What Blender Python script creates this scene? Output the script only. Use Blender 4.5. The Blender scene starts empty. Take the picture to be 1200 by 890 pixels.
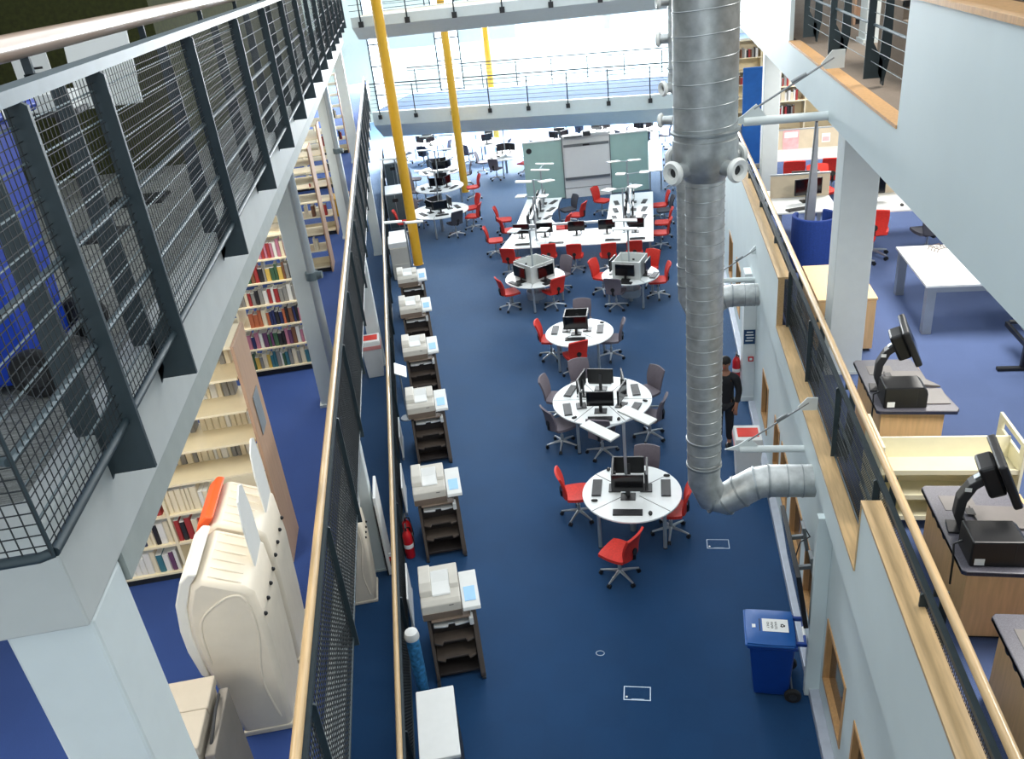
import bpy, bmesh, math, random
from mathutils import Vector, Matrix
random.seed(11)
SC = bpy.context.scene
COL = SC.collection
PI = math.pi
TH = math.radians(16.77)          # the left side of the atrium splays away from the right wall
CT, ST = math.cos(TH), math.sin(TH)
L1, L2 = 3.1, 7.08                # upper floor levels

def LR(n, s, z=0.0):              # left-hand frame: n across, s along
    return Vector((n*CT - s*ST, n*ST + s*CT, z))

# ------------------------------------------------------------------ mesh builder
KIDS = {}
class MB:
    def __init__(self):
        self.v = []; self.f = []
    def add(self, vs, fs):
        o = len(self.v); self.v += [tuple(p) for p in vs]; self.f += [tuple(i+o for i in f) for f in fs]; return self
    def box(self, x0, x1, y0, y1, z0, z1, M=None):
        vs = [Vector((x, y, z)) for x in (x0, x1) for y in (y0, y1) for z in (z0, z1)]
        if M is not None: vs = [M @ v for v in vs]
        return self.add(vs, [(0,1,3,2),(4,6,7,5),(0,4,5,1),(2,3,7,6),(0,2,6,4),(1,5,7,3)])
    def cbox(self, c, sx, sy, sz, rot=None):
        M = Matrix.Translation(c)
        if rot is not None: M = M @ rot.to_4x4()
        return self.box(-sx/2, sx/2, -sy/2, sy/2, -sz/2, sz/2, M)
    def cyl(self, p0, p1, r0, r1=None, k=12, caps=True):
        r1 = r0 if r1 is None else r1
        p0 = Vector(p0); p1 = Vector(p1); d = (p1-p0).normalized()
        a = d.orthogonal().normalized(); b = d.cross(a)
        vs = []
        for p, r in ((p0, r0), (p1, r1)):
            for i in range(k):
                t = 2*PI*i/k; vs.append(p + a*(r*math.cos(t)) + b*(r*math.sin(t)))
        fs = [(i, (i+1) % k, k+(i+1) % k, k+i) for i in range(k)]
        if caps: fs += [tuple(reversed(range(k))), tuple(range(k, 2*k))]
        return self.add(vs, fs)
    def tube(self, pts, r, k=10, closed=False):
        pts = [Vector(p) for p in pts]; n = len(pts)
        rs = r if isinstance(r, (list, tuple)) else [r]*n
        rings = []; a = None
        for i, p in enumerate(pts):
            q0 = pts[i-1] if (i > 0 or closed) else p; q1 = pts[(i+1) % n] if (i < n-1 or closed) else p
            d = (q1-q0).normalized()
            if a is None: a = d.orthogonal().normalized()
            a = (a - d*a.dot(d)); a = a.normalized() if a.length > 1e-6 else d.orthogonal().normalized()
            b = d.cross(a)
            rings.append([p + (a*math.cos(2*PI*j/k) + b*math.sin(2*PI*j/k))*rs[i] for j in range(k)])
        vs = [v for ring in rings for v in ring]; fs = []
        for i in range(n if closed else n-1):
            o, q = i*k, ((i+1) % n)*k
            fs += [(o+j, o+(j+1) % k, q+(j+1) % k, q+j) for j in range(k)]
        if not closed: fs += [tuple(reversed(range(k))), tuple(range((n-1)*k, n*k))]
        return self.add(vs, fs)
    def prism(self, poly, a0, a1, axis='z', M=None):
        # poly: 2-D outline; extruded along axis
        def P(u, v, w):
            return {'z': Vector((u, v, w)), 'y': Vector((u, w, v)), 'x': Vector((w, u, v))}[axis]
        k = len(poly)
        vs = [P(u, v, a0) for u, v in poly] + [P(u, v, a1) for u, v in poly]
        if M is not None: vs = [M @ v for v in vs]
        fs = [(i, (i+1) % k, k+(i+1) % k, k+i) for i in range(k)] + [tuple(reversed(range(k))), tuple(range(k, 2*k))]
        return self.add(vs, fs)
    def lathe(self, prof, c=(0, 0, 0), k=20, M=None):
        c = Vector(c); vs = []; n = len(prof)
        for r, z in prof:
            for i in range(k):
                t = 2*PI*i/k; p = Vector((r*math.cos(t), r*math.sin(t), z))
                vs.append((M @ p if M is not None else p) + c)
        fs = []
        for j in range(n-1):
            o, q = j*k, (j+1)*k
            fs += [(o+i, o+(i+1) % k, q+(i+1) % k, q+i) for i in range(k)]
        fs += [tuple(reversed(range(k))), tuple(range((n-1)*k, n*k))]
        return self.add(vs, fs)
    def shell(self, fn, th, nu=9, nv=9):
        # curved slab: fn(u,v) -> (point, normal)
        top = []; bot = []
        for j in range(nv):
            for i in range(nu):
                p, q = fn(-1+2*i/(nu-1), -1+2*j/(nv-1)); p = Vector(p); q = Vector(q).normalized()
                top.append(p+q*th/2); bot.append(p-q*th/2)
        N = nu*nv; fs = []
        for j in range(nv-1):
            for i in range(nu-1):
                a = j*nu+i; fs += [(a, a+1, a+nu+1, a+nu), (N+a, N+a+nu, N+a+nu+1, N+a+1)]
        edge = [i for i in range(nu)] + [j*nu+nu-1 for j in range(1, nv)] + [(nv-1)*nu+i for i in range(nu-2, -1, -1)] + [j*nu for j in range(nv-2, 0, -1)]
        for i in range(len(edge)):
            a, b = edge[i], edge[(i+1) % len(edge)]
            fs.append((a, N+a, N+b, b))
        return self.add(top+bot, fs)
    def ball(self, c, rx, ry=None, rz=None, k=12, m=8):
        ry = rx if ry is None else ry; rz = rx if rz is None else rz; c = Vector(c)
        prof = [(max(1e-4, math.sin(PI*j/m)), -math.cos(PI*j/m)) for j in range(m+1)]
        return self.lathe(prof, c, k, Matrix.Diagonal((rx, ry, rz)))
    def build(self, name, m, parent=None, smooth=False, bevel=0, loc=None, rotz=0.0):
        me = bpy.data.meshes.new(name); me.from_pydata(self.v, [], self.f)
        bm = bmesh.new(); bm.from_mesh(me); bmesh.ops.recalc_face_normals(bm, faces=bm.faces); bm.to_mesh(me); bm.free()
        if m is not None: me.materials.append(m)
        if smooth:
            me.polygons.foreach_set('use_smooth', [True]*len(me.polygons)); me.set_sharp_from_angle(angle=math.radians(42))
        o = bpy.data.objects.new(name, me); COL.objects.link(o)
        if parent is not None: o.parent = parent; KIDS.setdefault(parent.name, []).append(o)
        if loc is not None: o.location = loc
        o.rotation_euler.z = rotz
        if bevel:
            b = o.modifiers.new('Bevel', 'BEVEL'); b.width = bevel; b.segments = 2; b.limit_method = 'ANGLE'; b.angle_limit = math.radians(40)
        return o

def tag(o, label, cat, group=None):
    o['label'] = label; o['category'] = cat
    if group: o['group'] = group
    elif 'group' in o.keys(): del o['group']
    return o
def thing(name, label, cat, loc=(0, 0, 0), rotz=0.0, group=None):
    o = bpy.data.objects.new(name, None); COL.objects.link(o); o.empty_display_size = .1
    o.location = loc; o.rotation_euler.z = rotz
    return tag(o, label, cat, group)
def struct(o):
    o['kind'] = 'structure'; return o
def kids(o): return list(KIDS.get(o.name, []))
def dup(root, label, loc, rotz, group=None, cat=None):
    r = root.copy(); COL.objects.link(r); r.location = loc; r.rotation_euler.z = rotz
    tag(r, label, cat or root['category'], group)
    for ch in kids(root):
        c = ch.copy(); COL.objects.link(c); c.parent = r; KIDS.setdefault(r.name, []).append(c)
        for g in kids(ch):
            d = g.copy(); COL.objects.link(d); d.parent = c; KIDS.setdefault(c.name, []).append(d)
    return r

# ------------------------------------------------------------------ materials
def lin(c):
    return tuple(((x/255)/12.92 if x/255 <= .04045 else (((x/255)+.055)/1.055)**2.4) for x in c)
def mat(name, rgb, rough=.5, metal=0.0, var=.06, scale=8.0, bump=0.0, bscale=60.0, spec=.5, coat=0.0, em=0.0, stretch=None):
    m = bpy.data.materials.new(name); m.use_nodes = True; nt = m.node_tree; N = nt.nodes; K = nt.links
    b = N['Principled BSDF']; c = lin(rgb)
    b.inputs['Roughness'].default_value = rough; b.inputs['Metallic'].default_value = metal
    b.inputs['Specular IOR Level'].default_value = spec; b.inputs['Coat Weight'].default_value = coat
    tc = N.new('ShaderNodeTexCoord'); src = tc.outputs['Object']
    if stretch:
        mp = N.new('ShaderNodeMapping'); mp.inputs['Scale'].default_value = stretch; K.new(src, mp.inputs['Vector']); src = mp.outputs['Vector']
    nz = N.new('ShaderNodeTexNoise'); nz.inputs['Scale'].default_value = scale; nz.inputs['Detail'].default_value = 4; K.new(src, nz.inputs['Vector'])
    r = N.new('ShaderNodeValToRGB'); K.new(nz.outputs['Fac'], r.inputs['Fac'])
    r.color_ramp.elements[0].position = .3; r.color_ramp.elements[1].position = .7
    r.color_ramp.elements[0].color = tuple(max(0, x*(1-var)) for x in c)+(1,); r.color_ramp.elements[1].color = tuple(min(1, x*(1+var)) for x in c)+(1,)
    K.new(r.outputs['Color'], b.inputs['Base Color'])
    if bump:
        n2 = N.new('ShaderNodeTexNoise'); n2.inputs['Scale'].default_value = bscale; K.new(tc.outputs['Object'], n2.inputs['Vector'])
        bp = N.new('ShaderNodeBump'); bp.inputs['Strength'].default_value = bump; bp.inputs['Distance'].default_value = .01
        K.new(n2.outputs['Fac'], bp.inputs['Height']); K.new(bp.outputs['Normal'], b.inputs['Normal'])
    if em:
        b.inputs['Emission Color'].default_value = c+(1,); b.inputs['Emission Strength'].default_value = em
    return m
def carpet(name, rgb, tile=.5, var=.25, rough=.85, stripes=False, sheen=.0):
    m = mat(name, rgb, rough, var=var, scale=220, bump=.4, bscale=260, spec=.25)
    nt = m.node_tree; N = nt.nodes; K = nt.links; b = N['Principled BSDF']
    src = b.inputs['Base Color'].links[0].from_socket
    tc = N.new('ShaderNodeTexCoord')
    ck = N.new('ShaderNodeTexChecker'); ck.inputs['Scale'].default_value = 1/tile
    ck.inputs['Color1'].default_value = (1, 1, 1, 1); ck.inputs['Color2'].default_value = (.96, .96, .96, 1); K.new(tc.outputs['Object'], ck.inputs['Vector'])
    nz = N.new('ShaderNodeTexNoise'); nz.inputs['Scale'].default_value = .7; nz.inputs['Detail'].default_value = 3; K.new(tc.outputs['Object'], nz.inputs['Vector'])
    mr = N.new('ShaderNodeMapRange'); mr.inputs['To Min'].default_value = .82; mr.inputs['To Max'].default_value = 1.15; K.new(nz.outputs['Fac'], mr.inputs['Value'])
    x = N.new('ShaderNodeMixRGB'); x.blend_type = 'MULTIPLY'; x.inputs['Fac'].default_value = 1; K.new(src, x.inputs['Color1']); K.new(ck.outputs['Color'], x.inputs['Color2'])
    y = N.new('ShaderNodeMixRGB'); y.blend_type = 'MULTIPLY'; y.inputs['Fac'].default_value = 1; K.new(x.outputs['Color'], y.inputs['Color1']); K.new(mr.outputs['Result'], y.inputs['Color2'])
    out = y
    if stripes:
        wv = N.new('ShaderNodeTexNoise'); wv.inputs['Scale'].default_value = 6
        mp = N.new('ShaderNodeMapping'); mp.inputs['Scale'].default_value = (1.2, 24, 1); K.new(tc.outputs['Object'], mp.inputs['Vector']); K.new(mp.outputs['Vector'], wv.inputs['Vector'])
        r = N.new('ShaderNodeMapRange'); r.inputs['From Min'].default_value = .35; r.inputs['From Max'].default_value = .65; r.inputs['To Min'].default_value = .55; r.inputs['To Max'].default_value = 1.25; K.new(wv.outputs['Fac'], r.inputs['Value'])
        w = N.new('ShaderNodeMixRGB'); w.blend_type = 'MULTIPLY'; w.inputs['Fac'].default_value = 1; K.new(y.outputs['Color'], w.inputs['Color1']); K.new(r.outputs['Result'], w.inputs['Color2']); out = w
    K.new(out.outputs['Color'], b.inputs['Base Color'])
    b.inputs['Sheen Weight'].default_value = sheen; b.inputs['Sheen Roughness'].default_value = .4; b.inputs['Sheen Tint'].default_value = (.55, .75, 1, 1)
    return m
def duct_metal(name):
    m = mat(name, (180, 184, 184), .44, .75, var=.2, scale=9, bump=.08, bscale=9)
    return m

M = {}
M['carpet'] = carpet('blue_carpet', (14, 60, 103), sheen=.66)
M['carpet_up'] = carpet('violet_blue_carpet', (52, 78, 142), var=.45, sheen=.15)
M['carpet_up_lit'] = carpet('flecked_blue_carpet_lit', (88, 106, 150), var=.6, sheen=.2)  # left upper carpet again, its colour lightened for stronger light on the right
M['carpet_grey'] = carpet('grey_striped_carpet', (136, 138, 134), stripes=True)
M['carpet_taupe'] = carpet('taupe_carpet', (128, 116, 104))
M['carpet_deck'] = carpet('bridge_blue_carpet', (40, 84, 126), tile=1.0, sheen=.0)
M['white'] = mat('white_paint', (226, 232, 232), .5, var=.02, scale=2)
M['white_cool'] = mat('cool_white_plaster', (206, 219, 221), .55, var=.025, scale=1.5)
M['white_col'] = mat('white_column_paint', (214, 222, 222), .45, var=.02)
M['fascia'] = mat('grey_white_fascia', (186, 190, 188), .55, var=.03)
M['lip_shade'] = mat('grey_lip_shade', (158, 164, 160), .55, var=.06)  # darker grey stands for shade on the lower part of the fascia
M['mint'] = mat('mint_wall_paint', (208, 216, 198), .6, var=.02)
M['olive'] = mat('olive_felt', (54, 57, 18), .9, var=.3, scale=30)
M['steel'] = mat('dark_teal_steel', (42, 56, 62), .5, .1, var=.12, scale=14)
M['steel_lt'] = mat('grey_steel', (88, 102, 108), .5, .2, var=.1)
M['mesh'] = mat('mesh_wire', (26, 33, 36), .6, .0)
M['wire'] = mat('bright_wire', (118, 132, 136), .5, .3)
M['wood'] = mat('oiled_oak', (196, 166, 122), .38, var=.12, scale=6, stretch=(8, .6, 8), coat=.25)
M['wood_rail'] = mat('pinkish_beech', (196, 168, 148), .3, var=.1, scale=6, stretch=(8, .6, 8), coat=.5)
M['maple'] = mat('pale_maple', (222, 182, 132), .45, var=.08, scale=5, stretch=(9, 9, .7))
M['frame_wood'] = mat('window_oak', (192, 148, 98), .5, var=.12, scale=6, stretch=(6, 6, .8))
M['shelf'] = mat('cream_shelf', (236, 224, 192), .5, var=.03)
M['shelf_end'] = mat('beech_end_panel', (184, 150, 124), .55, var=.06, scale=4, stretch=(6, 6, .7))
M['cream'] = mat('cream_metal', (232, 226, 196), .45, var=.03)
M['red'] = mat('red_fabric', (208, 48, 36), .7, var=.14, scale=40, bump=.15, bscale=300)
M['greyfab'] = mat('mauve_grey_fabric', (112, 104, 112), .8, var=.1, scale=40, bump=.15, bscale=300)
M['darkfab'] = mat('dark_grey_fabric', (66, 68, 78), .8, var=.1, scale=40)
M['blackp'] = mat('black_plastic', (20, 21, 24), .42, var=.15)
M['blackg'] = mat('glossy_screen', (9, 10, 13), .12, var=.1)
M['darkgrey'] = mat('charcoal_plastic', (44, 45, 48), .5, var=.1)
M['key'] = mat('key_black', (30, 31, 34), .5)
M['chrome'] = mat('polished_aluminium', (200, 204, 208), .28, .85, var=.04)
M['silver'] = mat('silver_paint', (166, 174, 180), .4, .5, var=.05)
M['table'] = mat('white_laminate', (236, 240, 240), .32, var=.015)
M['screen_white'] = mat('white_screen_panel', (206, 210, 208), .5, var=.03)
M['duct'] = duct_metal('galvanised_steel')
M['duct_seam'] = mat('galvanised_seam', (150, 156, 158), .4, .8, var=.1)
M['nozzle'] = mat('white_nozzle_plastic', (224, 226, 222), .4, var=.03)
M['yellow'] = mat('yellow_gloss_paint', (226, 172, 40), .35, var=.03, coat=.3)
M['bluebin'] = mat('blue_bin_plastic', (10, 56, 136), .42, var=.06, bump=.05, bscale=120)
M['bluebin_royal'] = mat('royal_blue_bin_plastic', (20, 66, 190), .4, var=.05)
M['bluebin_lid'] = mat('blue_bin_lid_plastic', (24, 88, 162), .45, var=.05, bump=.1, bscale=120)
M['rubber'] = mat('black_rubber', (30, 30, 31), .8)
M['copier'] = mat('copier_beige', (200, 196, 186), .5, var=.03)
M['machine'] = mat('warm_beige_machine', (184, 174, 158), .5, var=.03)
M['machine_dk'] = mat('grey_machine_side', (128, 122, 114), .55, var=.04)
M['copier_w'] = mat('copier_white', (226, 228, 226), .45, var=.02)
M['copier_br'] = mat('copier_taupe', (128, 112, 98), .55, var=.05)
M['tray'] = mat('dark_taupe_tray', (88, 78, 70), .55, var=.06)
M['copier_dk'] = mat('copier_dark_tray', (52, 46, 44), .6, var=.1)
M['lcd'] = mat('lit_blue_display', (150, 196, 236), .2, em=.15)
M['mould'] = mat('cream_moulded_plastic', (232, 222, 204), .45, var=.03, bump=.03, bscale=60)
M['flap_orange'] = mat('orange_flap_plastic', (242, 96, 44), .35, var=.03)
M['flap_white'] = mat('white_flap_plastic', (236, 234, 226), .3, var=.02)
M['glass_green'] = mat('green_back_painted_glass', (174, 206, 198), .15, var=.03, scale=2)
M['wb'] = mat('whiteboard_enamel', (240, 240, 238), .25, var=.01)
M['alu'] = mat('grey_aluminium', (130, 134, 136), .4, .6)
M['worktop'] = mat('speckled_blue_grey_laminate', (98, 97, 106), .4, var=.35, scale=180)
M['worktop_edge'] = mat('dark_blue_edging', (44, 58, 96), .5)
M['plate'] = mat('warm_grey_plate', (116, 111, 108), .4, var=.05)
M['blue_tub'] = mat('navy_felt', (26, 58, 132), .85, var=.15, scale=50)
M['blue_panel'] = mat('blue_felt_panel', (32, 98, 178), .8, var=.08)
M['beigepanel'] = mat('beige_panel', (206, 192, 168), .7, var=.04)
M['red_gloss'] = mat('red_gloss_paint', (196, 22, 28), .3, coat=.4)
M['redlid'] = mat('red_lid_plastic', (226, 60, 46), .45)
M['liner'] = mat('pink_bin_liner', (226, 150, 146), .4)
M['skin'] = mat('skin', (150, 104, 82), .55, var=.06)
M['cloth_black'] = mat('black_cloth', (22, 23, 28), .85, var=.2, scale=20)
M['hair'] = mat('dark_hair', (22, 18, 16), .7)
M['glass_dark'] = mat('dark_window_glass', (40, 46, 52), .08, var=.1)
M['paper'] = mat('white_paper', (236, 238, 236), .6, var=.01)
M['ink'] = mat('black_ink', (28, 30, 32), .6)
M['pinkposter'] = mat('pink_poster_print', (236, 176, 180), .6, var=.2, scale=9)
M['signblue'] = mat('dark_blue_sign', (22, 62, 104), .45)
M['navyprint'] = mat('blue_green_print', (60, 130, 180), .5, var=.5, scale=22)
M['flash'] = mat('brushed_floor_trim', (176, 190, 206), .35, .5)
M['trunk'] = mat('silver_grey_trunking', (186, 192, 204), .4, .25)
M['glow_win'] = mat('bright_window_daylight', (238, 248, 255), .3, em=3.4)
M['glow_blind'] = mat('sunlit_translucent_blind', (238, 248, 244), .6, em=.75)
BK = [mat('book_'+n, c, .6, var=.12, scale=30) for n, c in (('cream', (226, 214, 186)), ('white', (226, 224, 218)), ('red', (160, 52, 52)), ('black', (40, 38, 42)), ('green', (62, 96, 70)), ('navy', (44, 52, 96)), ('purple', (104, 66, 100)), ('pink', (186, 120, 140)), ('brown', (124, 84, 60)), ('orange', (186, 104, 70)), ('teal', (60, 116, 130)), ('yellow', (214, 180, 90)), ('grey', (140, 138, 134)))]
BKN = ['cream', 'white', 'red', 'black', 'green', 'navy', 'purple', 'pink', 'brown', 'orange', 'teal', 'yellow', 'grey']

# ------------------------------------------------------------------ camera
cam = bpy.data.cameras.new('camera'); co = bpy.data.objects.new('camera', cam); COL.objects.link(co)
R_ = [(0.98423216, 0.14419555, -0.10244366), (-0.02314825, -0.46918127, -0.88279844), (-0.17536025, 0.87125001, -0.45844542)]
right, up, back = Vector(R_[0]), -Vector(R_[1]), -Vector(R_[2])
mw = Matrix((right, up, back)).transposed().to_4x4(); mw.translation = (0, 0, 8.5); co.matrix_world = mw
cam.sensor_fit = 'HORIZONTAL'; cam.sensor_width = 36; cam.lens = 975.796/1200*36; cam.clip_start = .05; cam.clip_end = 300
SC.camera = co
SC.view_settings.view_transform = 'Standard'; SC.view_settings.look = 'None'; SC.view_settings.gamma = 1; SC.view_settings.use_curve_mapping = False
# ================================================================== THE SETTING
def S(name, mb, m, left=False, **k):
    return struct(mb.build(name, m, rotz=TH if left else 0.0, **k))
S('floor', MB().box(-40, 14, -4, 51, -.2, 0), M['carpet'])
# --- right wall, ground level: x = 1.82 with oak-framed windows
WX = 1.82
wins = [(5.0, 6.1, .45, 1.38), (6.5, 7.5, .45, 1.38), (8.15, 9.0, .45, 1.38), (9.35, 10.25, .45, 1.38), (10.6, 11.3, .45, 1.38), (11.55, 12.1, .45, 1.38), (12.95, 13.75, .45, 1.38), (16.2, 17.2, .45, 1.6), (18.0, 19.0, .45, 1.6), (20, 21, .45, 1.6)]
w = MB(); y = -4
for a, b, z0, z1 in wins:
    w.box(WX, WX+.16, y, a, 0, 2.7); w.box(WX, WX+.16, a, b, 0, z0); w.box(WX, WX+.16, a, b, z1, 2.7); y = b
w.box(WX, WX+.16, y, 51, 0, 2.7)
S('wall_right', w, M['white_cool'])
for i, (a, b, z0, z1) in enumerate(wins):
    f = MB(); t = .05; x0, x1 = WX-.012, WX+.17
    f.box(x0, x1, a, a+t, z0, z1).box(x0, x1, b-t, b, z0, z1).box(x0, x1, a+t, b-t, z0, z0+t).box(x0, x1, a+t, b-t, z1-t, z1)
    wo = S('window_%d' % (i+1), f, M['frame_wood'])
    MB().box(WX+.06, WX+.075, a+t, b-t, z0+t, z1-t).build('pane', M['glass_dark'], wo)
S('baseboard_right', MB().box(WX-.12, WX, -4, 14.8, 0, .12).box(WX-.12, WX, 15.4, 40, 0, .12), M['trunk'], bevel=.01)
w = MB().box(1.65, WX, 7.62, 7.72, 0, 2.7)
S('trim_pilaster', w, M['white_cool'], bevel=.006)
S('wall_return', MB().box(1.59, WX, 15.0, 15.35, 0, 2.7).box(1.58, WX, 14.985, 15.36, 0, .1), M['white'])
# --- right first-floor slab and parapet, x = 1.72
OY0, OY1 = 6.3, 11.72
S('floor_first_right', MB().box(1.86, 14, -4, 32.4, L1-.35, L1).box(1.86, 14, 32.4, 51, L1-.35, L1), M['carpet_up_lit'])
PX = 1.72
w = MB().box(PX, PX+.07, -4, OY0, L1-.42, 3.87).box(PX, PX+.15, OY0, OY1, L1-.42, 3.11).box(PX, PX+.07, OY1, 32.3, L1-.42, 3.87)
S('wall_parapet_first_right', w, M['white_cool'])
w = MB().box(PX-.015, PX+.165, -4, OY0+.01, 3.87, 3.9).box(PX-.015, PX+.165, OY1-.01, 32.3, 3.87, 3.9).box(PX-.015, PX+.2, OY0, OY1, 3.11, 3.14)
w.box(PX-.01, PX+.08, OY0, OY0+.012, 3.14, 3.87).box(PX-.01, PX+.08, OY1-.012, OY1, 3.14, 3.87)
S('trim_1', w, M['wood'])
# --- right second-floor slab and parapet
UY0, UY1 = 6.48, 11.8
S('floor_second_right', MB().box(PX+.14, 14, -4, 27, 6.66, L2-.03), M['carpet_taupe'])
w = MB().box(PX, PX+.05, -4, UY0, 6.63, 7.93).box(PX, PX+.14, UY0, UY1, 6.63, 7.06).box(PX, PX+.05, UY1, 27, 6.63, 7.93)
S('wall_parapet_second_right', w, M['white_cool'])
w = MB().box(PX-.02, PX+.22, -4, UY0+.02, 7.93, 7.965).box(PX-.02, PX+.22, UY1-.02, 27, 7.93, 7.965).box(PX-.01, PX+.13, UY0, UY1, 7.06, 7.085)

S('trim_2', w, M['frame_wood'])
# --- left slabs (n, s frame)
S('floor_first_left', MB().box(-11, -1.36, -4, 46, L1-.35, L1), M['carpet_up'], True)
S('trim_3', MB().box(-1.36, -1.30, -4, 46, L1-.42, L1+.03), M['white_col'], True)
FN = -1.16
S('floor_second_left', MB().box(-11, -1.27, 2.22, 24.0, 6.74, 7.12), M['carpet_grey'], True)
S('trim_4', MB().prism([(-11, 2.08), (FN, 2.08), (FN, 24.6), (-1.27, 24.6), (-1.27, 2.22), (-11, 2.22)], 6.82, 7.21), M['fascia'], True, bevel=.008)
S('trim_5', MB().box(-1.34, FN-.004, 2.44, 24.6, 6.70, 6.82), M['lip_shade'], True)  # lower lip of the fascia, its shadow painted in as grey
# olive partition room on the second floor, left
S('wall_olive', MB().box(-7, -1.85, 7.7, 22, 7.12, 9.6), M['olive'], True)
# enclosing walls
S('wall_left', MB().box(-11.3, -11, -4, 52, -.1, 10.5), M['white_cool'], True)
S('wall_side', MB().box(14, 14.2, -4, 51, -.1, 10.5), M['white_cool'])
S('wall_rear', MB().box(-14, 14, -4.2, -4, -.1, 10.5), M['white_cool'])
S('ceiling_left', MB().box(-11, -1.2, -4, 46, 10.4, 10.5), M['white'], True)
S('ceiling_right', MB().box(1.9, 14, -4, 51, 10.4, 10.5), M['white'])
# first floor back wall on the right
S('wall_first_right', MB().box(7.2, 7.35, -4, 32, L1, 6.66), M['white_cool'])
# --- end wall at y = 50: white panels, glazing and sunlit blinds
EY = 50
segs = [(-34, -16.3, 'w'), (-16.3, -15.35, 'g'), (-15.35, -12.9, 'p'), (-12.9, -12.3, 'w'), (-12.3, -10.85, 'g'), (-10.85, -8.0, 'p'), (-8.0, -7.6, 'w'), (-7.6, -2.6, 'b'), (-2.6, -2.3, 'w'), (-2.3, 2.0, 'b'), (2.0, 14, 'w')]
w = MB(); wi = len(wins)
for a, b, k in segs:
    if k in 'wp': w.box(a, b, EY, EY+.3 - (.1 if k == 'p' else 0), 0, 10.5)
    else:
        wi += 1; f = MB(); t = .07
        f.box(a, a+t, EY-.02, EY+.12, 0, 10).box(b-t, b, EY-.02, EY+.12, 0, 10)
        if k == 'g':
            for z in (0, 1.5, 3.1, 4.3, 5.6, 7.4, 9.9): f.box(a+t, b-t, EY-.02, EY+.1, z, z+.07)
        else:
            for z in (0, 3.3, 9.9): f.box(a+t, b-t, EY-.02, EY+.1, z, z+.08)
        wo = S('window_%d' % wi, f, M['steel'] if k == 'g' else M['white'])
        MB().box(a+t, b-t, EY+.04, EY+.06, .07, 9.9).build('pane', M['glow_win' if k == 'g' else 'glow_blind'], wo)
        w.box(a, b, EY, EY+.3, 10, 10.5)
S('wall_end', w, M['mint'])

# ================================================================== COLUMNS
def column(name, x0, x1, y0, y1, z0, z1, label, left, grp=None, m='white_col'):
    cx, cy = (x0+x1)/2, (y0+y1)/2
    t = thing(name, label, 'column', LR(cx, cy, z0) if left else (cx, cy, z0), TH if left else 0, grp)
    hx, hy, h = (x1-x0)/2, (y1-y0)/2, z1-z0
    # two flanges and a web: boxed steel section with a shadow rebate
    b = MB().box(-hx, hx, -hy, hy, 0, h); b.build('shaft', M[m], t, bevel=.012)
    MB().box(-hx-.02, hx+.02, -hy-.02, hy+.02, 0, .04).build('base_plate', M[m], t)
    return t
column('column', -1.44, -1.175, 2.13, 2.43, L1, 6.80, 'large white column under the corner of the grey carpeted balcony at lower left', True)
column('column', -1.70, -1.42, 10.5, 10.8, L1, 6.62, 'white column with a grey rain pipe beside the book-filled left bookcase', True)
column('column', -1.66, -1.38, 18.5, 18.8, L1, 6.62, 'white column further along the left bookcases, second beyond the pipe clamp', True)
column('column', -1.66, -1.38, 26.5, 26.8, L1, 6.62, 'farthest white column along the left upper walkway near the footbridge', True)
column('column', -1.63, -1.33, 10.62, 10.92, 0, L1-.42, 'white ground-floor column between the two left handrails beside the cream cabinet', True)
column('column', -1.55, -1.25, 18.18, 18.48, 0, L1-.42, 'white ground-floor column standing behind the red-topped white bin', True)
column('column', -1.52, -1.22, 26.7, 27.0, 0, L1-.42, 'white ground-floor column farther off beside the left fence', True)
column('column', 2.16, 2.58, 10.2, 10.6, L1, 6.66, 'broad white column behind the right handrail by the oak cabinet', False)
column('column', 2.14, 2.46, 17.7, 18.0, L1, 6.66, 'white column by the blue panel beyond the red chairs, right walkway', False)
# rain pipes with clamps
def pipe(n, s, label):
    t = thing('rain_pipe', label, 'pipe', LR(n, s, L1), TH)
    MB().cyl((0, 0, 0), (0, 0, 3.5), .055, k=14).build('shaft', M['silver'], t, smooth=True)
    MB().cyl((0, 0, 1.9), (0, 0, 2.0), .085, k=14).cyl((0, 0, 1.95), (.13, -.02, 1.95), .05, k=10).build('clamp', M['steel_lt'], t, smooth=True)
pipe(-1.42, 10.40, 'grey rain pipe on the left column with clamp, next to the bookcases')
pipe(-1.42, 18.40, 'grey rain pipe farther off, on the second left column of the walkway')
# yellow poles
for (x, y), lab in zip([(-7.4, 24.1), (-7.56, 32.5), (-7.8, 42.0)], ['nearest yellow round pole rising past both footbridges', 'second yellow round pole standing beside the left group of round tables', 'farthest yellow round pole standing behind a distant round table']):
    t = thing('yellow_pole', lab, 'column', (x, y, 0))
    MB().cyl((0, 0, 0), (0, 0, 10.6), .15, k=24).build('shaft', M['yellow'], t, smooth=True)
    MB().cyl((0, 0, 0), (0, 0, .012), .165, k=24).build('base_ring', M['yellow'], t, smooth=True)

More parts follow.
